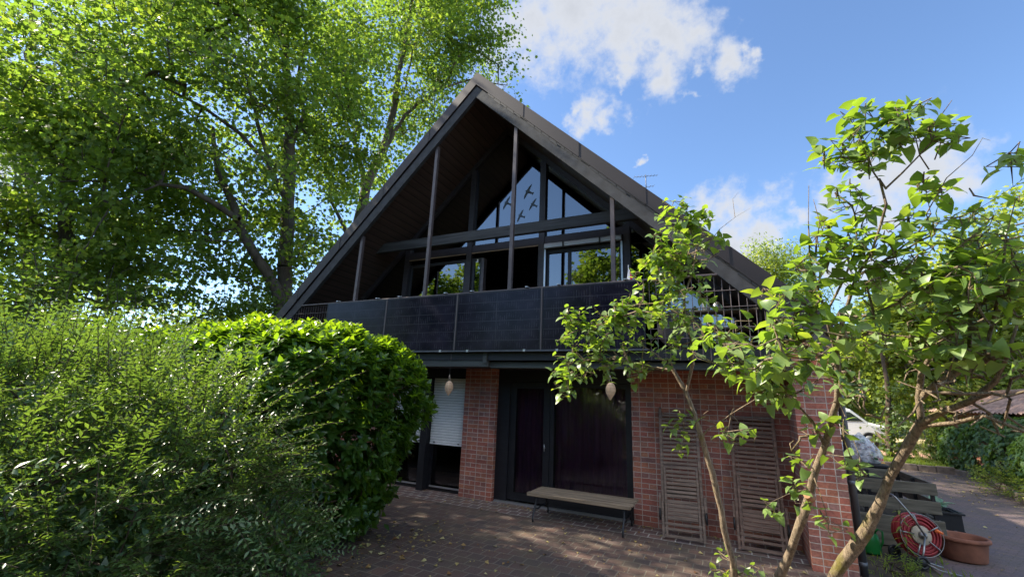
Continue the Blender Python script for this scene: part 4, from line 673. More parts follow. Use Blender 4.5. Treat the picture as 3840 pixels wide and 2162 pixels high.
b=MB(); b.box(6.8,7.75,3.1,3.85,0,.93,bev=.01); b.build('body',M_['framel'],cr); b=MB(); b.box(6.77,7.78,3.07,3.88,.935,.985,bev=.01); b.build('lid',M_['frame'],cr)
# clear bags full of packaging
def m_bag():
    m,nt,N,L,o=mat('clear_plastic_film'); t=N.new('ShaderNodeBsdfTransparent'); t.inputs[0].default_value=(.9,.92,.93,1); p=N.new('ShaderNodeBsdfPrincipled'); p.inputs['Base Color'].default_value=(.85,.88,.9,1); p.inputs['Roughness'].default_value=.25
    n=N.new('ShaderNodeTexNoise'); n.inputs['Scale'].default_value=14; n.inputs['Detail'].default_value=6; L.new(coords(N,L),n.inputs['Vector']); bp=N.new('ShaderNodeBump'); bp.inputs['Strength'].default_value=1; bp.inputs['Distance'].default_value=.05; L.new(n.outputs['Fac'],bp.inputs['Height']); L.new(bp.outputs[0],p.inputs['Normal'])
    r=ramp_node(N,[(.35,(.25,.25,.25)),(.75,(.75,.75,.75))]); L.new(n.outputs['Fac'],r.inputs[0])
    mx=N.new('ShaderNodeMixShader'); L.new(r.outputs[0],mx.inputs[0]); L.new(t.outputs[0],mx.inputs[1]); L.new(p.outputs[0],mx.inputs[2]); L.new(mx.outputs[0],o.inputs[0]); return m
def m_pack():
    m,nt,N,L,o=mat('packaging_scraps'); b=N.new('ShaderNodeBsdfPrincipled'); L.new(b.outputs[0],o.inputs[0]); b.inputs['Roughness'].default_value=.4
    a=N.new('ShaderNodeAttribute'); a.attribute_name='rnd'; r=ramp_node(N,[(0,(.7,.7,.72)),(.25,(.5,.04,.05)),(.36,(.65,.65,.68)),(.5,(.08,.3,.12)),(.6,(.75,.7,.6)),(.7,(.1,.15,.5)),(.78,(.7,.72,.75)),(.88,(.7,.35,.05)),(.94,(.25,.08,.3))]); r.color_ramp.interpolation='CONSTANT'; L.new(a.outputs['Fac'],r.inputs[0]); L.new(r.outputs[0],b.inputs['Base Color']); return m
MBAG=m_bag(); MPK=m_pack()
for i,(x,y,z,w,h,lab) in enumerate(((6.98,3.3,.99,.26,.5,'clear bag of mixed packaging slumped on the box beside the downpipe'),(7.42,3.3,.99,.3,.58,'fuller clear bag of packaging with red scraps on the box'))):
    t=thing('rubbish_bag',lab,'rubbish bag',(x,y,z),'clear rubbish bags on the storage box')
    k=28; prof=[(.0,0),(.75,0),(.98,.08),(1.0,.25),(.92,.45),(.72,.65),(.42,.82),(.14,.94),(.05,1.0)]
    vs_=[]
    for rr,zz_ in prof:
        for j in range(k):
            a=2*math.pi*j/k; q=1+.09*math.sin(3*a+i*2+zz_*4)+.05*math.sin(7*a+zz_*9); vs_.append((x+w*rr*q*math.cos(a),y+w*rr*q*math.sin(a)*.9,z+h*zz_))
    b=MB(); b.add(vs_,[(q*k+j,q*k+(j+1)%k,(q+1)*k+(j+1)%k,(q+1)*k+j) for q in range(len(prof)-1) for j in range(k)],True); b.build('bag_film',MBAG,t)
    n=260; P=[];zq=RNG.random(n)*.72; rr_=np.interp(zq,[0,.25,.45,.72],[.88,.9,.8,.5])*w*np.sqrt(RNG.random(n)); a=RNG.random(n)*6.28
    P=np.stack([x+rr_*np.cos(a),y+rr_*np.sin(a)*.9,z+.02+h*zq],1)
    Tq=(np.array([(-.5,0,0),(.5,0,0),(.5,1,.1),(-.5,1,-.1),(0,.5,.2)]),[(0,1,4),(1,2,4),(2,3,4),(3,0,4)])
    leaves('packaging',Tq,P,RNG.normal(size=(n,3)),RNG.normal(size=(n,3)),.04+.05*RNG.random(n),MPK,t)
# raised black planter
bp_=thing('raised_planter','black plastic planter on legs beyond the compost bin','planter',(8.1,2.35,0))
b=MB(); b.box(7.86,8.38,2.12,2.16,.15,.4).box(7.86,8.38,2.56,2.6,.15,.4).box(7.86,7.9,2.16,2.56,.15,.4).box(8.34,8.38,2.16,2.56,.15,.4).box(7.9,8.34,2.16,2.56,.15,.18)
b.box(7.83,8.42,2.09,2.13,.39,.42,bev=.005).box(7.83,8.42,2.59,2.63,.39,.42,bev=.005).box(7.83,7.87,2.13,2.59,.39,.42,bev=.005).box(8.38,8.42,2.13,2.59,.39,.42,bev=.005); b.build('trough',M_['black'],bp_)
for x in (7.87,8.32):
    for y in (2.13,2.53):
        b=MB(); b.add([(x,y,0),(x+.05,y,0),(x+.05,y+.05,0),(x,y+.05,0),(x-.01,y-.01,.15),(x+.07,y-.01,.15),(x+.07,y+.07,.15),(x-.01,y+.07,.15)],[(0,3,2,1),(4,5,6,7),(0,1,5,4),(1,2,6,5),(2,3,7,6),(3,0,4,7)]); b.build('leg',M_['black'],bp_)
b=MB(); b.box(7.9,8.34,2.16,2.56,.2,.37); b.build('earth',M_['soil'],bp_)
n=26; a=RNG.random(n)*6.28; el=RNG.random(n)*.9+.15
D=np.stack([np.cos(a)*np.cos(el),np.sin(a)*np.cos(el),np.sin(el)],1); P=np.stack([8.14+.04*np.cos(a),2.32+.04*np.sin(a),.4+.1*RNG.random(n)],1)
tag(leaves('leafy_vegetable',T_leaf(.33,.2,.3),P,D,np.stack([-D[:,0],-D[:,1],np.abs(D[:,2])+1],1),.14+.1*RNG.random(n),M_['l_cabbage'],None),'blue green broad leaved vegetable growing in the black planter','vegetable')
# watering can
wc=thing('watering_can','bright green watering can behind the sloping lilac trunk','watering can',(6.77,.5,0))
b=MB(); b.lathe([(0,.003),(.12,.003),(.125,.02),(.115,.18),(.1,.25),(.06,.27),(.055,.25),(0,.25)],24,Matrix.Translation((6.77,.5,0)),1,.8); b.build('body',M_['plastic_green'],wc)
b=MB(); b.tube([(6.83,.5,.26),(6.88,.5,.33),(6.93,.5,.3),(6.92,.5,.16),(6.88,.5,.08)],.013,8); b.build('handle',M_['plastic_green'],wc)
b=MB(); b.tube([(6.67,.5,.08),(6.58,.5,.2),(6.5,.5,.3)],[.022,.016,.012],8).lathe([(.012,0),(.04,.03),(0,.034)],12,Matrix.Translation((6.5,.5,.3))@Matrix.Rotation(-.7,4,'Y')); b.build('spout',M_['plastic_green'],wc)
# hose reel
hr=thing('hose_reel','red garden hose wound on a wheeled steel reel cart','hose reel',(7.2,.3,0))
ax=Vector((.3,-.93,.12)).normalized(); C0=Vector((7.3,.24,.375))
Zq=ax; Xq=Vector((0,0,1)).cross(Zq).normalized(); Yq=Zq.cross(Xq)
RM=Matrix(((Xq.x,Yq.x,Zq.x,C0.x),(Xq.y,Yq.y,Zq.y,C0.y),(Xq.z,Yq.z,Zq.z,C0.z),(0,0,0,1)))
b=MB(); rr_=random.Random(4)
for lay in range(6):
    for w in range(9):
        R0=.135+lay*.021+rr_.uniform(-.003,.003); z=-.2+w*.022+(.011 if lay%2 else 0)
        b.torus(R0,.0105,RM@Matrix.Translation((rr_.uniform(-.004,.004),rr_.uniform(-.004,.004),z))@Matrix.Rotation(rr_.uniform(-.02,.02),4,'X'),36,6)
b.torus(.268,.0105,RM@Matrix.Translation((.0,-.02,-.06))@Matrix.Rotation(.14,4,'X'),36,6).torus(.262,.0105,RM@Matrix.Translation((.01,.0,-.12))@Matrix.Rotation(-.1,4,'Y'),36,6); b.build('hose',M_['hose'],hr)
b=MB(); b.lathe([(0,.012),(.115,.012),(.122,.004),(.122,-.01),(0,-.012)],32,RM).lathe([(.122,-.22),(.122,-.235),(0,-.235)],32,RM); b.build('drum_plate',M_['cream'],hr)
b=MB(); b.lathe([(0,.075),(.024,.075),(.026,.05),(.045,.045),(.048,.013),(0,.013)],20,RM); b.build('hub',M_['steel'],hr)
for k in range(5):
    a=math.radians(100+72*k); c,s=math.cos(a),math.sin(a)
    b=MB(); b.tube([(.1*c,.1*s,.016),(.24*c,.24*s,.018),(.262*c,.262*s,.0),(.262*c,.262*s,-.03)],.009,7,M=RM); b.build('spoke',M_['steel'],hr)
b=MB(); b.torus(.262,.005,RM@Matrix.Translation((0,0,.01)),40,6); b.build('rim_wire',M_['steel'],hr)
b=MB(); H0=RM@Vector((0,0,.07)); b.tube([H0,(7.2,.1,.62),(7.06,.14,.84),(7.02,.2,.87),(6.98,.3,.87)],.012,8)
b.tube([RM@Vector((0,0,.06)),(7.24,.04,.22),(7.2,.02,.1)],.012,8).tube([(7.2,.02,.1),(7.36,-.02,.03),(7.56,-.04,.012)],.01,7).tube([(7.2,.2,.1),(7.33,.2,.05),(7.46,.2,.02)],.01,7); b.build('cart_frame',M_['steel'],hr)
for q in ((7.2,-.0),(7.02,.42)):
    b=MB(); WM=Matrix.Translation((q[0],q[1],.086))@Matrix.Rotation(math.atan2(ax.y,ax.x),4,'Z')@Matrix.Rotation(math.pi/2,4,'Y'); b.torus(.066,.02,WM,28,8).lathe([(0,.012),(.06,.01),(.06,-.01),(0,-.012)],24,WM); w=b.build('wheel',M_['black'],hr)
b=MB(); b.tube([(7.46,.24,.46),(7.53,.24,.43)],[.022,.014],10); b.build('hose_nozzle',M_['orange'],hr)
# ---------------------------------------------------------------- kerb stones, garage, car
kp=[(7.2,13.2),(8.6,13.3),(10.6,13.3),(12.05,13.0),(12.35,12.0),(12.1,10.5),(11.75,9.0),(11.4,7.7),(11.2,6.6)]
KS=thing('border_kerb','low weathered stone border between driveway and planted bank','kerb',(11.4,10,0))
pts=[];
for (x0,y0),(x1,y1) in zip(kp,kp[1:]):
    n=max(1,int(math.hypot(x1-x0,y1-y0)/.42))
    for i in range(n): pts.append(((x0+(x1-x0)*(i+.5)/n),(y0+(y1-y0)*(i+.5)/n),math.atan2(y1-y0,x1-x0),math.hypot(x1-x0,y1-y0)/n))
rr_=random.Random(5)
for x,y,a,l in pts:
    b=MB(); M=Matrix.Translation((x+rr_.uniform(-.02,.02),y+rr_.uniform(-.02,.02),0))@Matrix.Rotation(a+rr_.uniform(-.06,.06),4,'Z'); b.box(-l/2+.008,l/2-.008,-.1,.1,-.03,.19+rr_.uniform(-.03,.03),M,.02); b.build('stone',M_['kerb'],KS)
GX=15.0
gr=thing('garage_shed','low shed with an aged tiled roof behind the ivy','shed',(14,12,0))
b=MB(); b.box(13.0,15.0,7.3,16.5,-.02,2.1); b.build('wall',M_['brick'],gr)
b=MB(); nx=22; ny=40*3; x0,x1=12.62,15.4; y0,y1=6.9,16.75
def rz(x): return 2.78-abs(x-14.0)*.5
vs_=[]
for j in range(ny+1):
    for i in range(nx+1):
        x=x0+(x1-x0)*i/nx; y=y0+(y1-y0)*j/ny; vs_.append((x,y,rz(x)+.03*math.sin(2*math.pi*j/3.0)+.035*(i%2)))
b.add(vs_,[(j*(nx+1)+i,j*(nx+1)+i+1,(j+1)*(nx+1)+i+1,(j+1)*(nx+1)+i) for j in range(ny) for i in range(nx)],True); rf=b.build('roof',M_['tile'],gr)
b=MB(); b.tube([(14,6.9,2.82),(14,16.75,2.82)],.1,10); b.build('ridge',M_['tile'],rf)
b=MB(); b.prism([(12.5,1.82),(14,2.6),(14,2.86),(12.5,2.1)],16.78,16.84); b.build('gable_board',M_['oldwood'],rf)
car=thing('parked_car','white car with dark windows parked beyond the house corner','car',(9.2,17.6,.45))
zc=.42
side=[(6.9,zc+.35),(6.85,zc+.8),(7.1,zc+1.05),(7.6,zc+1.62),(8.2,zc+1.7),(9.9,zc+1.7),(10.15,zc+1.62),(10.75,zc+1.08),(11.35,zc+.95),(11.5,zc+.75),(11.5,zc+.3),(11.2,zc+.25),(7.1,zc+.25)]
b=MB(); b.prism(side[::-1],17.1,18.8); body=b.build('body',M_['white'],car)
bm_=body.modifiers.new('bevel','BEVEL'); bm_.width=.09; bm_.segments=3; bm_.limit_method='ANGLE'
for P in ([(10.1,zc+1.5),(10.55,zc+1.12),(9.75,zc+1.1),(9.75,zc+1.5)],[(9.65,zc+1.5),(9.65,zc+1.1),(8.6,zc+1.08),(8.6,zc+1.5)],[(8.5,zc+1.5),(8.5,zc+1.08),(7.4,zc+1.08),(7.75,zc+1.5)]):
    b=MB(); b.prism(P,17.085,17.12); b.build('side_window',M_['carglass'],car)
b=MB(); b.add([(10.2,17.2,zc+1.6),(10.2,18.7,zc+1.6),(10.76,18.7,zc+1.1),(10.76,17.2,zc+1.1)],[(0,3,2,1)]); o=b.build('windscreen',M_['carglass'],car); 
b=MB(); b.box(7.0,11.45,17.07,17.11,zc+.26,zc+.5); b.build('sill_trim',M_['black'],car)
for x in (7.75,10.7):
    b=MB(); WM=Matrix.Translation((x,17.12,zc+.33))@Matrix.Rotation(math.pi/2,4,'X'); b.lathe([(0,.05),(.2,.05),(.3,.09),(.33,.05),(.33,-.12),(0,-.12)],28,WM); w=b.build('wheel',M_['black'],car)
    b=MB(); b.lathe([(0,.1),(.05,.1),(.19,.075),(.2,.055),(0,.055)],20,WM); b.build('rim',M_['steel'],w)
b=MB(); b.lathe([(0,.0),(.07,.0),(.09,.03),(.08,.07),(0,.08)],12,Matrix.Translation((11.48,17.5,zc+.72))@Matrix.Rotation(math.pi/2,4,'Y')); b.build('headlight',M_['alu'],car)
# ---------------------------------------------------------------- vegetation
def noise3(P,s,seed=0.0):
    return np.array([mnoise.noise(Vector((p[0]*s+seed,p[1]*s-seed,p[2]*s+seed*.5))) for p in P])
def sample_ell(ells,n,shell=.55,flat=1.0,gap=.05,gs=.35,seed=1.,zmin=-9):
    V=np.array([e[3]**3 for e in ells]); out=[]
    V=V/V.sum(); 
    for e,w in zip(ells,V):
        k=max(3,int(n*w*1.5)); d=nrm(RNG.normal(size=(k,3))); r=(shell+(1-shell)*RNG.random(k))[:,None]**.8
        out.append(np.array(e[:3])+d*r*e[3]*np.array([1,1,flat]))
    P=np.concatenate(out); P=P[P[:,2]>zmin]; g=noise3(P,gs,seed); P=P[g>-gap-.02]
    RNG.shuffle(P); return P[:n]
class Skel:
    def __init__(s): s.p=[]; s.par=[]; s.r=[]
    def line(s,pts,seg=.5,attach=True):
        prev=-1
        if attach and s.p:
            A=np.array(s.p); prev=int(np.argmin(np.linalg.norm(A-np.array(pts[0][:3]),axis=1)))
        for i,q in enumerate(pts):
            q=np.array(q,float)
            if i>0:
                a=np.array(pts[i-1],float); L_=np.linalg.norm(q[:3]-a[:3]); n=max(1,int(L_/seg))
                for k in range(1,n):
                    t=k/n; w=a*(1-t)+q*t; s.p.append(w[:3]+RNG.normal(size=3)*L_*.012); s.par.append(prev); s.r.append(w[3]); prev=len(s.p)-1
            s.p.append(q[:3]); s.par.append(prev); s.r.append(q[3]); prev=len(s.p)-1
    def grow(s,targets,step=.6,sag=.1,maxr=.06,up=.5,jit=.05,tip=.006):
        tips=[]; n0=len(s.p); cnt0={}
        A=np.array(s.p); root=A[0]
        T=np.array(targets); T=T[np.argsort(np.linalg.norm(T[:,None,:]-A[None,:,:],axis=2).min(1))] if len(A)<400 else T
        buf=np.zeros((len(s.p)+len(T)*14,3)); buf[:len(s.p)]=A; m=len(s.p)
        for t in T:
            d=buf[:m]-t; dist=np.sqrt((d**2).sum(1)); pen=np.maximum(0,d[:,2])*up
            j=int(np.argmin(dist+pen)); a=buf[j].copy(); L_=dist[j]; n=int(min(8,max(1,round(L_/step)))); prev=j
            dirp=(a-buf[s.par[j]]) if s.par[j]>=0 else np.array([0,0,1.]); dirp=dirp/(np.linalg.norm(dirp)+1e-9)
            c=a+dirp*L_*.35+np.array([0,0,L_*sag])
            for k in range(1,n+1):
                u=k/n; q=(1-u)**2*a+2*u*(1-u)*c+u*u*t+(RNG.normal(size=3)*L_*jit*.5 if k<n else 0)
                s.p.append(q); s.par.append(prev); s.r.append(0); prev=len(s.p)-1
                if m<len(buf): buf[m]=q; m+=1
            tips.append(prev)
        w=np.zeros(len(s.p)); 
        for i in tips: w[i]+=1
        for i in range(len(s.p)-1,-1,-1):
            if s.par[i]>=0: w[s.par[i]]+=w[i]
        for i in range(len(s.p)):
            rr=tip*max(1,w[i])**.48
            s.r[i]=s.r[i] if i<n0 else min(maxr,rr)
        return tips
    def mesh(s,name,m,parent,k=6,thick=8,origin=None):
        n=len(s.p); P=np.array(s.p); par=np.array(s.par); r=np.array(s.r)
        idx=np.where(par>=0)[0]; Vs=[];fl=[];off=0
        for kk,sel in ((thick,idx[r[idx]>=.05]),(k,idx[(r[idx]<.05)&(r[idx]>=.012)]),(4,idx[r[idx]<.012])):
            if len(sel)==0: continue
            a=P[par[sel]]; b=P[sel]; t=nrm(b-a); ref=np.where(np.abs(t[:,2:3])<.9,np.array([[0,0,1.]]),np.array([[1.,0,0]])); u=nrm(np.cross(t,ref)); v=np.cross(t,u)
            ang=np.arange(kk)*2*np.pi/kk; ra=r[par[sel]]; 
            ra=np.where(ra>r[sel]*1.6,r[sel]*1.25,ra); rb=r[sel]; ov=np.minimum(rb,.02)[:,None]
            ring=lambda c,rr: c[:,None,:]+rr[:,None,None]*(u[:,None,:]*np.cos(ang)[None,:,None]+v[:,None,:]*np.sin(ang)[None,:,None])
            A=ring(a-t*ov*0,ra); B=ring(b+t*ov,rb); V=np.concatenate([A,B],1).reshape(-1,3); Vs.append(V)
            q=np.array([(j,(j+1)%kk,kk+(j+1)%kk,kk+j) for j in range(kk)]); F=(q[None]+(np.arange(len(sel))*2*kk)[:,None,None]+off).reshape(-1); fl.append(F); off+=len(V)
        V=np.concatenate(Vs); F=np.concatenate(fl)
        return np_mesh(name,V,np.full(len(F)//4,4),F,m,parent,None,True,origin)
def leaf_cloud(C,n,sig,flat,outc,droop=.35,nj=.55,clump=None):
    k=len(C); P=np.repeat(C,n,0)+RNG.normal(size=(k*n,3))*np.array([sig,sig,sig*flat]);
    D=nrm(P-outc)+RNG.normal(size=P.shape)*.8; D[:,2]-=droop
    N_=RNG.normal(size=P.shape)*nj; N_[:,2]+=1
    r=np.clip(np.repeat(RNG.random(k),n)*.45+RNG.random(k*n)*.6,0,1)
    return P,D,N_,r
def tree(name,label,cat,lines,ells,nc,nl,size,lm,sig=.42,flat=.4,group=None,bark='bark',T=None,shell=.35,gap=.06,seed=1.,ell_flat=1.0,gs=.35,maxr=.07,zmin=-9,tip=.008,droop=.35,nj=.55):
    base=lines[0][0][:3]; base=(base[0],base[1],0 if base[2]<1.2 else base[2]); t=thing(name,label,cat,base,group)
    lines=[list(l) for l in lines]; f=lines[0][0]
    if f[2]>.0: lines[0]=[(f[0],f[1],-.05,f[3]*1.1)]+lines[0]
    s=Skel()
    for i,l in enumerate(lines): s.line(l)
    C=sample_ell(ells,nc,shell,ell_flat,gap,gs,seed,zmin); s.grow(C,step=.7,maxr=maxr,tip=tip)
    s.mesh('trunk',M_[bark],t)
    oc=C.mean(0); P,D,N_,r=leaf_cloud(C,nl,sig,flat,oc,droop,nj)
    S=size*(.65+.6*RNG.random(len(P)))
    leaves('crown',T or T_maple_lo(),P,D,N_,S,M_[lm],t,r); return t
G1='tall broadleaf trees left of and behind the house'
tree('plane_tree','tall plane tree with two stems rising behind the left end of the roof','tree',[TK_T1a,TK_T1b,TK_T1c,TK_T1d,TK_T1e,TK_T1f],CR_T1,1200,50,.165,'l_maple',group=G1,seed=3.1,gap=-.03,gs=.5,sig=.5,flat=.26)
tree('plane_tree','tall tree behind the roof peak with a branch reaching right past it','tree',[TK_T2a,TK_T2b,TK_T2c,TK_T2d],CR_T2,1000,48,.165,'l_maple',group=G1,seed=8.7,gap=-.03,sig=.46,flat=.28,gs=.5)
tree('plane_tree','broad leafy tree filling the left edge behind the shrubs','tree',[TK_T3a,TK_T3b],CR_T3,720,48,.175,'l_maple',group=G1,seed=5.2,gap=-.05,gs=.5,sig=.52,flat=.24)
tree('feathery_tree','pale feathery tree rising furthest back in the upper left corner','tree',[TK_T4a],CR_T4,700,60,.17,'l_fine',T=T_dia(.2),sig=.6,flat=.35,seed=2.2,gap=-.06)
# thicket behind the hedge
TH=[(-12.58,-4.28,1.5,2.2,3),(-11.33,-3.4,1.8,2.0,4),(-12.81,-1.52,2.2,2.4,5),(-10.44,-1.02,1.8,1.9,6),(-12.38,1.75,2.4,2.4,7),(-9.6,1.6,1.9,1.8,8),(-10.71,4.24,2.6,2.4,9)]
lab=['leafy understorey sapling clump farthest left behind the shrubs','dark sapling clump second from the left behind the shrubs','taller sapling clump third from the left behind the shrubs','sapling clump in the middle behind the shrubs','tall sapling clump behind the laurel hedge left of the plane tree','low sapling clump at the foot of the plane tree','sapling clump behind the foot of the roof']
for (x,y,z,r,sd_),lb in zip(TH,lab):
    ls=[]
    rq=random.Random(sd_)
    for k in range(7):
        a=rq.random()*6.28; q=rq.random()*r*.7; bx,by=x+q*math.cos(a)*.6,y+q*math.sin(a)*.6
        ls.append([(bx,by,-.05,.035),(bx+rq.uniform(-.3,.3),by+rq.uniform(-.3,.3),z*.8,.025),(x+q*math.cos(a)*1.3,y+q*math.sin(a)*1.3,z*2+1,.01)])
    tree('sapling_thicket',lb,'saplings',ls,[(x,y,z,r),(x,y,z+2.0,r*.9)],170,30,.13,'l_maple',sig=.35,flat=.4,group='sapling clumps under the tall trees',seed=sd_*1.7,shell=.2,gap=-.02)
# distant woods on the left, one mass
def wood(name,label,ells,nc,nl,size,lm,seed):
    C=sample_ell(ells,nc,.3,1,.1,.2,seed,0); P,D,N_,r=leaf_cloud(C,nl,1.0,.6,C.mean(0)); 
    o=leaves(name,T_dia(.5),P,D,N_,size*(.7+.6*RNG.random(len(P))),M_[lm],None,r); return tag(o,label,'wood',kind='stuff')
wood('distant_wood','dense far-off woodland closing the view behind the trees',[(-34+i*3.6,6+i*2.6,2.8+1.2*math.sin(i*1.7),4.5) for i in range(12)],800,16,.4,'l_dark',4.4)
wood('distant_wood','hazy far-off woodland beyond the road on the right',[(2+i*5,44-i*1.2,3+1.0*math.sin(i*2.1),4.6) for i in range(9)],900,16,.55,'l_dark',6.4)
# right-hand trees
def simple_lines(e,x=None):
    cx,cy,cz,r=e; return [[(cx,cy,-.05,.16),(cx+.1,cy,cz*.5,.14),(cx,cy+.1,cz,.09),(cx,cy,cz+r*.6,.03)]]
tree('willow','pale green willow top showing above the right roof slope','tree',simple_lines((CR_T5[0][0],CR_T5[0][1],CR_T5[0][2],3)),CR_T5+[(CR_T5[0][0],CR_T5[0][1],CR_T5[0][2]-3.5,3.5)],620,48,.3,'l_bright',T=T_dia(.16),sig=.55,flat=.8,seed=1.3,droop=1.2,gap=-.05)
G2='broadleaf trees beyond the driveway'
tree('broadleaf_tree','sunlit round tree behind the shed roof, nearest the right edge','tree',simple_lines(CR_T7[0]),CR_T7,560,34,.2,'l_bright',group=G2,seed=2.9,sig=.45)
tree('broadleaf_tree','bright layered tree behind the lilac stems, between car and shed','tree',[TK_T6a],CR_T6+[(CR_T6[0][0],CR_T6[0][1],CR_T6[0][2]-2.5,2.6)],640,34,.18,'l_bright',group=G2,seed=3.9,sig=.45,flat=.25)
tree('broadleaf_tree','dark tree with an ivy-clad trunk beside the white car','tree',[TK_T8a],CR_T8+[(TK_T8a[1][0]+.05*i,TK_T8a[1][1],.4+.42*i,.34) for i in range(7)],520,34,.14,'l_dark',group=G2,seed=4.9,sig=.3,flat=.4,gap=.1,bark='barkd')
tree('broadleaf_tree','darker tree farther back above the white car','tree',simple_lines(CR_T9[0]),CR_T9,560,34,.24,'l_dark',group=G2,seed=6.9,sig=.5,gap=.0)
# trees behind the viewer, seen mirrored in the windows
tree('garden_tree','tall tree on the garden side, mirrored in the upper right window','tree',[[(-2.5,-25,-.05,.3),(-2.4,-25,6,.25),(-2.5,-25,12,.1),(-2.5,-25,15,.03)]],[(-2.2,-25,11,4.0),(-3,-25,7.5,3.4),(-1,-25,14,2.5)],520,30,.3,'l_maple',seed=1.9,group='trees on the garden side')
tree('garden_tree','tree on the garden side, mirrored in the upper left window','tree',[[(-16,-22,-.05,.3),(-16,-22,6,.25),(-16,-22,10,.05)]],[(-16,-22,7.5,4.2),(-15,-22,11,2.8)],380,30,.3,'l_maple',seed=7.9,group='trees on the garden side')
wood('garden_wood','line of dense trees closing the garden on the side away from the house',[(-34+i*7.5,-30-2*math.sin(i),4.0+1.0*math.sin(i*1.7),5.6) for i in range(12)],1300,16,.6,'l_dark',14.4)
# ---------------------------------------------------------------- laurel hedge
def rounded_box_samples(n,lo,hi,rad,top_w=1.3,depth=.35):
    lo=np.array(lo);hi=np.array(hi); P=[];Q=[]
    c=(lo+hi)/2; h=(hi-lo)/2
    d=RNG.normal(size=(n*3,3)); d=nrm(d)
    X=RNG.random((n*3,3))*2-1
    ax=RNG.choice(3,size=n*3,p=np.array([h[1]*h[2],h[0]*h[2],h[0]*h[1]*top_w])/(h[1]*h[2]+h[0]*h[2]+h[0]*h[1]*top_w)); sg=np.where(RNG.random(n*3)<.5,-1,1)
    X[np.arange(n*3),ax]=sg
    p=X*h; core=np.clip(p,-(h-rad),h-rad); v=p-core; vn=nrm(v); p=core+vn*rad
    keep=~((ax==2)&(sg<0)); return (c+p)[keep][:n],vn[keep][:n]
def laurel():
    lo,hi=(-5.2,-4.9,.0),(.7,-2.7,2.7)
    t=thing('laurel_hedge','glossy cherry laurel hedge with a bright sunlit top beside the patio','hedge',(-2,-3.8,0))
    n=8600; P,Nn=rounded_box_samples(n,lo,hi,.3,1.5)
    w=noise3(P,1.1,6.)*.27+noise3(P,2.9,9.)*.17; P=P+Nn*w[:,None]-Nn*(RNG.random(len(P))**2*.35)[:,None]
    # belly bulges toward the patio, foot is drawn in
    f=np.clip((P[:,2]-.1)/2.6,0,1); sh=.42*np.sin(np.pi*np.clip(f*1.0,0,1)**1.3)-.25*(1-f)
    P[:,0]+=np.where(P[:,0]>-1,sh,0)*1.0; P[:,1]+=np.where(P[:,1]<-4,-.25*np.sin(np.pi*f),0)
    P=P[P[:,2]>.16]; k=len(P); Nn=Nn[:k] if len(Nn)==k else np.stack([np.zeros(k),np.zeros(k),np.ones(k)],1)
    c=np.array([-2,-3.8,1.3]); out=nrm((P-c)/np.array([2.8,1.2,1.3]))
    A=nrm(out*.9+np.array([0,0,.55])+RNG.normal(size=P.shape)*.28)          # shoot axis
    up=np.clip((P[:,2]-2.2)/.6,0,1)[:,None]; A=nrm(A*(1-up*.6)+np.array([0,0,1.0])*up)
    m=9; LP=[];LD=[];LN=[];LS=[];LR=[]
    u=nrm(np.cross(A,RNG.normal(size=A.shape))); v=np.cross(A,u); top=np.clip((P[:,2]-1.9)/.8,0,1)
    for i in range(m):
        th=i*2.4+RNG.random(k)*.5; rad=u*np.cos(th)[:,None]+v*np.sin(th)[:,None]; q=i/(m-1)
        LP.append(P+A*(q*.06-.02)); 
        open_=1.25-.85*q; D=nrm(A*(1-open_*.55)+rad*open_); LD.append(D); LN.append(A*1.0-rad*.2+RNG.normal(size=A.shape)*.15+np.array([0,0,.3]))
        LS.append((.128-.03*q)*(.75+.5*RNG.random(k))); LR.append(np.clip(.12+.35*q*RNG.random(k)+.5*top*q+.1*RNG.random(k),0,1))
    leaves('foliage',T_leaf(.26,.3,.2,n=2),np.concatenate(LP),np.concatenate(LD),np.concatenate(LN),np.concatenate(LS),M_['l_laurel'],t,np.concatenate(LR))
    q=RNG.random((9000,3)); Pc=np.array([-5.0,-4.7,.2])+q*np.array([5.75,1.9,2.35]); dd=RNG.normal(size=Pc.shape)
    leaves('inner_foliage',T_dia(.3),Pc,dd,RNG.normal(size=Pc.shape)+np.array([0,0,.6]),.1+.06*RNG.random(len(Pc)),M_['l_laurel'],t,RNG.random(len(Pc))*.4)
    s=Skel()
    for x in np.linspace(-4.8,.1,14):
        y=-3.8+RNG.normal()*.3; s.line([(x,y,-.05,.03),(x+RNG.normal()*.1,y+RNG.normal()*.1,.6,.026),(x+RNG.normal()*.2,y+RNG.normal()*.2,1.5,.015),(x+RNG.normal()*.3,y+RNG.normal()*.3,2.4,.006)],attach=False)
    s.grow(P[RNG.choice(k,700)],step=.4,maxr=.02,tip=.003); s.mesh('stems',M_['barkd'],t)
laurel()
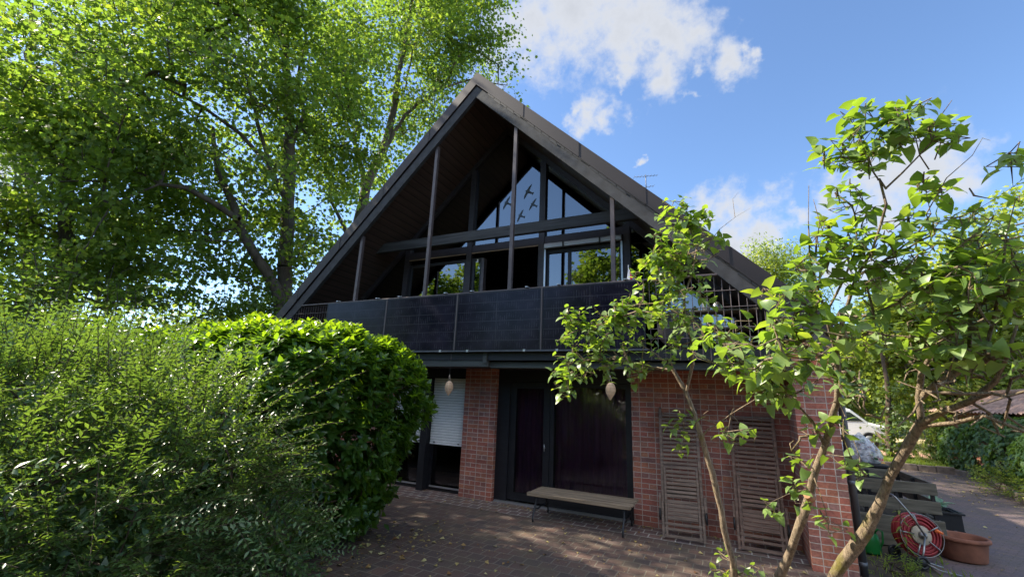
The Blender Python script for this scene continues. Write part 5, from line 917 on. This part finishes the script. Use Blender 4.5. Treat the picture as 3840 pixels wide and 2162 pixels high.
# ---------------------------------------------------------------- privet-like shrub with long arching shoots
def shrub(name,label,ells,n,len_,ls,base,mat_,extra=(),seed=1,dirbias=(0,0,0),zmin=.05,npair=9,stemn=10,tmpl=None,group=None,up=.8,core=0):
    t=thing(name,label,'shrub',base,group)
    E_=np.array(ells); V=E_[:,3]*E_[:,4]*E_[:,5]; pick=RNG.choice(len(E_),size=n,p=V/V.sum()); d=nrm(RNG.normal(size=(n,3))); 
    r=(.72+.3*RNG.random(n))[:,None]; r[RNG.random(n)<.25]*=.8
    P=E_[pick,:3]+d*r*E_[pick,3:6]
    # drop points deep inside other ellipsoids
    ins=np.zeros(n,bool)
    for e in E_: ins|=(((P-e[:3])/e[3:6])**2).sum(1)<.5
    P=P[~ins]; d=d[~ins]; g=noise3(P,1.7,seed); keep=(g>-.28)&(P[:,2]>zmin); P=P[keep]; d=d[keep]; n=len(P)
    A=nrm(d*.8+np.array([0,0,up])+np.array(dirbias)+RNG.normal(size=P.shape)*.35); L_=len_*(.6+.7*RNG.random(n))
    for (x,y,z,dx,dy,dz,l) in extra:
        P=np.concatenate([P,[[x,y,z]]]); A=np.concatenate([A,nrm(np.array([[dx,dy,dz]]))]); L_=np.concatenate([L_,[l]])
    n=len(P); side=nrm(np.cross(A,np.array([0,0,1.])+RNG.normal(size=A.shape)*.4)); nv=np.cross(side,A); nv*=np.where(nv[:,2:3]<0,-1,1)
    LP=[];LD=[];LN=[];LS=[];LR=[]; ct=RNG.random(n)
    for i in range(npair):
        q=(i+.3)/npair; c=P+A*(L_*q)[:,None]+np.array([0,0,-.22])*((L_*q*q)[:,None])*(1-np.abs(A[:,2:3]))
        flip=(i%2)
        for sg in (-1,1):
            if flip and False: pass
            rad=(side*sg if not flip else (side*.75*sg+nv*.35))
            D=nrm(rad*1.0+A*.75+RNG.normal(size=A.shape)*.15); LP.append(c); LD.append(D); LN.append(nv+RNG.normal(size=A.shape)*.25+np.array([0,0,.4])); LS.append(ls*(1-.45*q**3)*(.75+.45*RNG.random(n))); LR.append(np.clip(ct*.5+.4*q*RNG.random(n)+.15*RNG.random(n),0,1))
    leaves('foliage',tmpl or T_leaf(.2,.25,.25,n=1),np.concatenate(LP),np.concatenate(LD),np.concatenate(LN),np.concatenate(LS),mat_,t,np.concatenate(LR))
    if core:
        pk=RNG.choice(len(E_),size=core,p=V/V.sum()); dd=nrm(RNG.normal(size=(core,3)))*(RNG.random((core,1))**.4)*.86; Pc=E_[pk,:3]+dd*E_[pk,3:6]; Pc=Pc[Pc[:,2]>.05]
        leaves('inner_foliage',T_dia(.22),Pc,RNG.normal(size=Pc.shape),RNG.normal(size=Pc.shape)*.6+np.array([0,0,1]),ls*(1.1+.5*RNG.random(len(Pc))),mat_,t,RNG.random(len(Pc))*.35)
    s=Skel(); 
    for k in range(stemn):
        a=RNG.random()*6.28; q=RNG.random(); x=base[0]+math.cos(a)*q*.5; y=base[1]+math.sin(a)*q*.5
        e=E_[k%len(E_)]; s.line([(x,y,-.05,.022),((x+e[0])/2,(y+e[1])/2,e[2]*.6,.017),(e[0]+RNG.normal()*.2,e[1]+RNG.normal()*.2,e[2],.01)],attach=False)
    s.grow(P[RNG.choice(len(P),min(len(P),900),replace=False)],step=.35,maxr=.014,tip=.0025)
    # shoot axes
    b0=len(s.p)
    for i in range(n):
        s.p.append(P[i]); s.par.append(-1); s.r.append(.003); e=P[i]+A[i]*L_[i]; e=e+np.array([0,0,-.22])*L_[i]*(1-abs(A[i,2])); mid=P[i]+A[i]*L_[i]*.5+np.array([0,0,-.055])*L_[i]*(1-abs(A[i,2]))
        s.p.append(mid); s.par.append(len(s.p)-2); s.r.append(.0022); s.p.append(e); s.par.append(len(s.p)-2); s.r.append(.0012)
    s.mesh('stems',M_['barkd'],t); return t
EX=[(.05,-6.75,2.2,-.1,.0,1,.75),(.15,-6.6,2.25,.25,.1,1,.55),(.25,-6.2,2.25,.35,.2,1,.85),(.2,-6.1,2.25,.1,.1,1,.75),(.4,-5.9,2.2,.3,.0,1,.5),(.0,-6.4,2.25,.1,-.2,1,.5),
 (1.4,-5.6,1.8,.8,.25,.5,.6),(1.5,-5.4,1.6,.9,.2,.35,.6),(1.6,-5.6,1.45,.8,.1,.3,.6),(1.7,-5.7,1.3,.9,.1,.35,.55),(1.5,-5.4,1.1,1,.2,.3,.6),(1.9,-5.9,1.2,.8,-.1,-.2,.5),(2.0,-6.1,1.15,.7,-.1,-.25,.5),(1.4,-5.3,.8,1,.2,.2,.6),(1.5,-5.2,1.9,.8,.4,.6,.6),(1.2,-5.2,2.0,.7,.4,.7,.55)]
rq=np.random.default_rng(21); EXR=[]
for i in range(170):
    a=rq.random(); EXR.append((.2+1.5*a+rq.normal()*.15,-7.3+1.9*rq.random()+a*.2,.7+1.4*rq.random()*(1-.45*a),.75,.1+rq.normal()*.3,.25+rq.normal()*.35,.45+.3*rq.random()))
for i in range(40): EXR.append((-1+1.8*rq.random(),-6.9+1.3*rq.random(),2.05+.15*rq.random(),.2+rq.normal()*.2,rq.normal()*.2,1,.4+.35*rq.random()))
shrub('privet_shrub','loose fine-leaved shrub with arching shoots filling the lower left foreground',[(-.4,-6.6,1.2,1.5,1.3,1.15),(.6,-5.9,1.1,1.1,.9,1.05),(1.0,-6.5,.8,1.0,.8,.85),(-1.4,-5.8,1.3,1.4,1.2,1.15),(.9,-7.4,.9,.9,.8,.95),(1.2,-5.5,.6,.8,.6,.7)],8200,.42,.055,(.3,-6.4,0),M_['l_bush'],EX+EXR,seed=2.5,stemn=18,core=26000,up=.25,dirbias=(.45,-.1,.05),npair=10)
# small plants near the house corner
shrub('weed_clump','low green weeds and dry stems at the foot of the downpipe',[(6.75,-.35,.02,.28,.3,.14),(6.95,-.15,.0,.25,.2,.1)],150,.12,.045,(6.8,-.3,0),M_['l_bright'],seed=4,stemn=5,npair=4,zmin=.0)
def tall_weed():
    t=thing('tall_weed','tall thin weed with narrow drooping leaves before the hose reel','weed',(7.0,-.2,0))
    b=MB(); pts=[(6.98,-.25,0),(7.0,-.25,.3),(6.97,-.24,.55),(7.0,-.22,.8)]; b.tube(pts,[.007,.006,.005,.003],6); b.build('stem',M_['barkd'],t)
    P=[];D=[];N_=[]
    for i in range(30):
        q=.08+.9*i/30; z=q*.8; a=i*2.4; P.append((6.985,-.245,z)); D.append((math.cos(a),math.sin(a),.25-.35*(1-q))); N_.append((0,0,1))
    leaves('foliage',T_leaf(.1,.2,.5,n=2),P,D,N_,.13+.03*RNG.random(30),M_['l_bright'],t)
tall_weed()
# ---------------------------------------------------------------- ivy bank on the right
def ivy():
    t=thing('ivy_bank','dense mound of dark ivy in front of the tiled shed roof','ivy',(13,11,0))
    ells=[(13.2,15.0,.5,1.1,1.6,1.3),(13.1,13.4,.6,1.1,1.6,1.3),(13.0,11.4,.7,1.1,1.6,1.3),(12.8,9.4,.6,1.1,1.6,1.35),(12.5,7.4,.6,1.2,1.6,1.3),(13.2,12.5,1.1,.8,3.4,.95),(13.0,9.5,1.0,.9,2.6,.95)]
    E_=np.array(ells); n=30000; V=E_[:,3]*E_[:,4]+E_[:,5]*E_[:,4]; pick=RNG.choice(len(E_),size=n,p=V/V.sum()); d=nrm(RNG.normal(size=(n,3))); P=E_[pick,:3]+d*E_[pick,3:6]*(.9+.14*RNG.random(n))[:,None]
    w=noise3(P[::1],.9,3.)*.18; P+=d*w[:,None]; ins=np.zeros(n,bool)
    for e in E_: ins|=(((P-e[:3])/e[3:6])**2).sum(1)<.68
    ok=(~ins)&(P[:,2]>.08)&(P[:,0]<13.6); P=P[ok]; d=d[ok]
    D=np.stack([RNG.normal(size=len(P))*.4,RNG.normal(size=len(P))*.4,-np.ones(len(P))],1)+d*.5; leaves('foliage',T_maple_lo(),P,D,d+np.array([0,0,.5])+RNG.normal(size=d.shape)*.35,.11+.06*RNG.random(len(P)),M_['l_ivy'],t)
    b=MB()
    for e in ells:
        for k in range(3):
            b.tube([(e[0]-.3+k*.3,e[1]+RNG.normal()*.3,0),(e[0]-.3+k*.3,e[1],e[2]+e[5]*.6)],.03,6)
    b.build('stems',M_['barkd'],t)
ivy()
shrub('bright_shrub','yellow green shrub growing over the kerb below the shed board',[(12.4,15.2,.5,.9,.9,.9),(12.2,14.2,.3,.7,.7,.6),(12.9,16.6,1.0,.8,.9,1.0)],420,.4,.09,(12.4,15,0),M_['l_bright'],seed=9,stemn=8,npair=7)
shrub('trailing_shrub','yellow green trailing plant hanging over the kerb at the right edge',[(11.6,8.6,.3,.5,.8,.3),(11.7,7.2,.3,.6,.7,.35)],220,.4,.09,(11.7,8,0),M_['l_bright'],seed=10,stemn=5,npair=6,dirbias=(-.8,-.3,-.2))
# ---------------------------------------------------------------- the lilac
STUB=Vector((5.41,-4.9,1.49))
def lilac():
    t=thing('lilac_tree','old lilac with three leaning mossy stems and heart-shaped leaves before the house','lilac',(5.1,-3.95,0))
    s=Skel()
    for i,l in enumerate(LIL_B): s.line([(a,b_,c_,r_*.64) for a,b_,c_,r_ in l],seg=.12,attach=(i not in (0,5)))
    s.r=[q*(1+.13*RNG.normal()) if q>.008 else q for q in s.r]; s.p=[np.array(q)+RNG.normal(size=3)*.004 for q in s.p]
    n0=len(s.p)
    T=[];SZ=[]
    for (x,y,z,rx,rz_,n) in LIL_C:
        D_=math.hypot(x-5,y+8.15)
        k=max(1,int(round(n*(1.05 if D_<3 else 1.2)*(.43 if x>6.0 else .8 if x>5.2 else 1.0)))); q=RNG.normal(size=(k,3)); q=nrm(q)*(RNG.random((k,1))**.33)
        c=np.array([x,y,z]); right=np.array([.903,.429,.04]); fwd=np.array([-.43,.87,0]); up=np.array([0,0,1.])
        dep_=max(rx,rz_)*.75
        for a,b_,e in q: T.append(c+right*a*rx*1.15+up*e*rz_*1.15+fwd*b_*min(dep_*.9,.32))
    T=np.array(T); tips=s.grow(T,step=.1,sag=.12,maxr=.009,up=.7,jit=.22,tip=.0022)
    LP=[];LD=[];LN=[];LS=[];LR=[]
    for ti in tips:
        p=np.array(s.p[ti]); a=p-np.array(s.p[s.par[ti]]); a=a/(np.linalg.norm(a)+1e-9); a=a+np.array([0,0,.7]); a/=np.linalg.norm(a)
        side=np.cross(a,RNG.normal(size=3)); side/=np.linalg.norm(side); o2=np.cross(a,side); L_=.085
        np_=RNG.integers(2,4); c0=RNG.random()
        for i in range(np_):
            for sg in (-1,1):
                if RNG.random()<.22: continue
                rad=(side if i%2==0 else o2)*sg; base=p-a*L_*(np_-1-i)*.55; 
                d=rad*1.0+a*(.25+.35*i/np_)+RNG.normal(size=3)*.22; d[2]-=.12; d/=np.linalg.norm(d)
                pe=base+rad*.018; LP.append(pe); LD.append(d); nn_=np.array([0,0,1.])+a*.25+RNG.normal(size=3)*.33; LN.append(nn_)
                LS.append((.035+.033*RNG.random())*(1.15-.25*i/np_)); LR.append(np.clip(c0*.5+RNG.random()*.5,0,1))
        # short leafy axis
        s.p.append(p-a*L_*(np_-1)*.55); s.par.append(s.par[ti]); s.r.append(.002); s.p.append(p.copy()); s.par.append(len(s.p)-2); s.r.append(.0015)
    TD=[]
    for (x,y,z,rx,rz_,n) in LIL_D:
        q=nrm(RNG.normal(size=(n,3)))*(RNG.random((n,1))**.5)
        for a,b_,e in q: TD.append(np.array([x,y,z])+np.array([.903,.429,.04])*a*rx+np.array([0,0,1.])*e*rz_+np.array([-.43,.87,0])*b_*rx*.6)
    s.grow(np.array(TD),step=.07,sag=.1,maxr=.007,up=0,jit=.5,tip=.0028)
    s.mesh('stems',M_['barkl'],t,k=7,thick=12)
    M_['cutwood']=m_plain('cut_branch_end',(.3,.15,.075),.8,var=.3,vs=(40,40,40))
    b=MB(); b.tube([STUB,STUB+Vector((-.025,-.05,.022))],[.027,.02],12); b.build('cut_stub',M_['cutwood'],t)
    leaves('foliage',T_leaf(.4,.2,.36,heart=1,n=4),LP,LD,LN,LS,M_['l_lilac'],t,np.array(LR))
lilac()
# ---------------------------------------------------------------- fallen leaves and litter
def litter():
    n=900; x=RNG.random(n)*7-1; y=-RNG.random(n)**.8*6.0; x2=RNG.random(500)*5+7.3; y2=RNG.random(500)*13-1
    e=260; xe=RNG.random(e)*6; ye=-.02-np.abs(RNG.normal(size=e))*.12; xh=RNG.normal(size=300)*.45+.7; yh=RNG.normal(size=300)*.6-3.0
    m=900; tt=RNG.random(m); i=np.minimum((tt*(len(kp)-1)).astype(int),len(kp)-2); f=tt*(len(kp)-1)-i; kx=np.array([p[0] for p in kp]); ky=np.array([p[1] for p in kp]); xk=kx[i]*(1-f)+kx[i+1]*f-np.abs(RNG.normal(size=m))*.8-.15; yk=ky[i]*(1-f)+ky[i+1]*f-np.abs(RNG.normal(size=m))*.5
    X=np.concatenate([x,x2,xe,xh,xk]); Y=np.concatenate([y,y2,ye,yh,yk]); N=len(X)
    P=np.stack([X,Y,np.full(N,.006)+.01*RNG.random(N)],1); a=RNG.random(N)*6.28
    S=np.where(RNG.random(N)<.72,.01+.016*RNG.random(N),.035+.04*RNG.random(N)); S[1660:1960]*=1.3
    o=leaves('fallen_leaves',T_leaf(.4,.4,.25,n=1),P,np.stack([np.cos(a),np.sin(a),.15*RNG.random(N)],1),np.stack([RNG.normal(size=N)*.25,RNG.normal(size=N)*.25,np.ones(N)],1),S,M_['l_dead'],None); tag(o,'dry yellow and brown leaves scattered over the paving','fallen leaves',kind='stuff')
litter()
def grass():
    n=9000; x=7+RNG.random(n)*5.6; y=13.4+RNG.random(n)**1.5*2.0; P=np.stack([x,y,sz(y)],1)
    n2=130; x2=6.55+RNG.random(n2)*1.1; y2=-.9+RNG.random(n2)*1.5; P=np.concatenate([P,np.stack([x2,y2,np.zeros(n2)],1)]); N=len(P)
    o=leaves('grass_blades',T_dia(.07),P,RNG.normal(size=(N,3))*.4+np.array([0,0,1]),RNG.normal(size=(N,3)),.06+.08*RNG.random(N),M_['l_bright'],None); tag(o,'short grass blades on the verge behind the kerb','grass',kind='stuff')
grass()
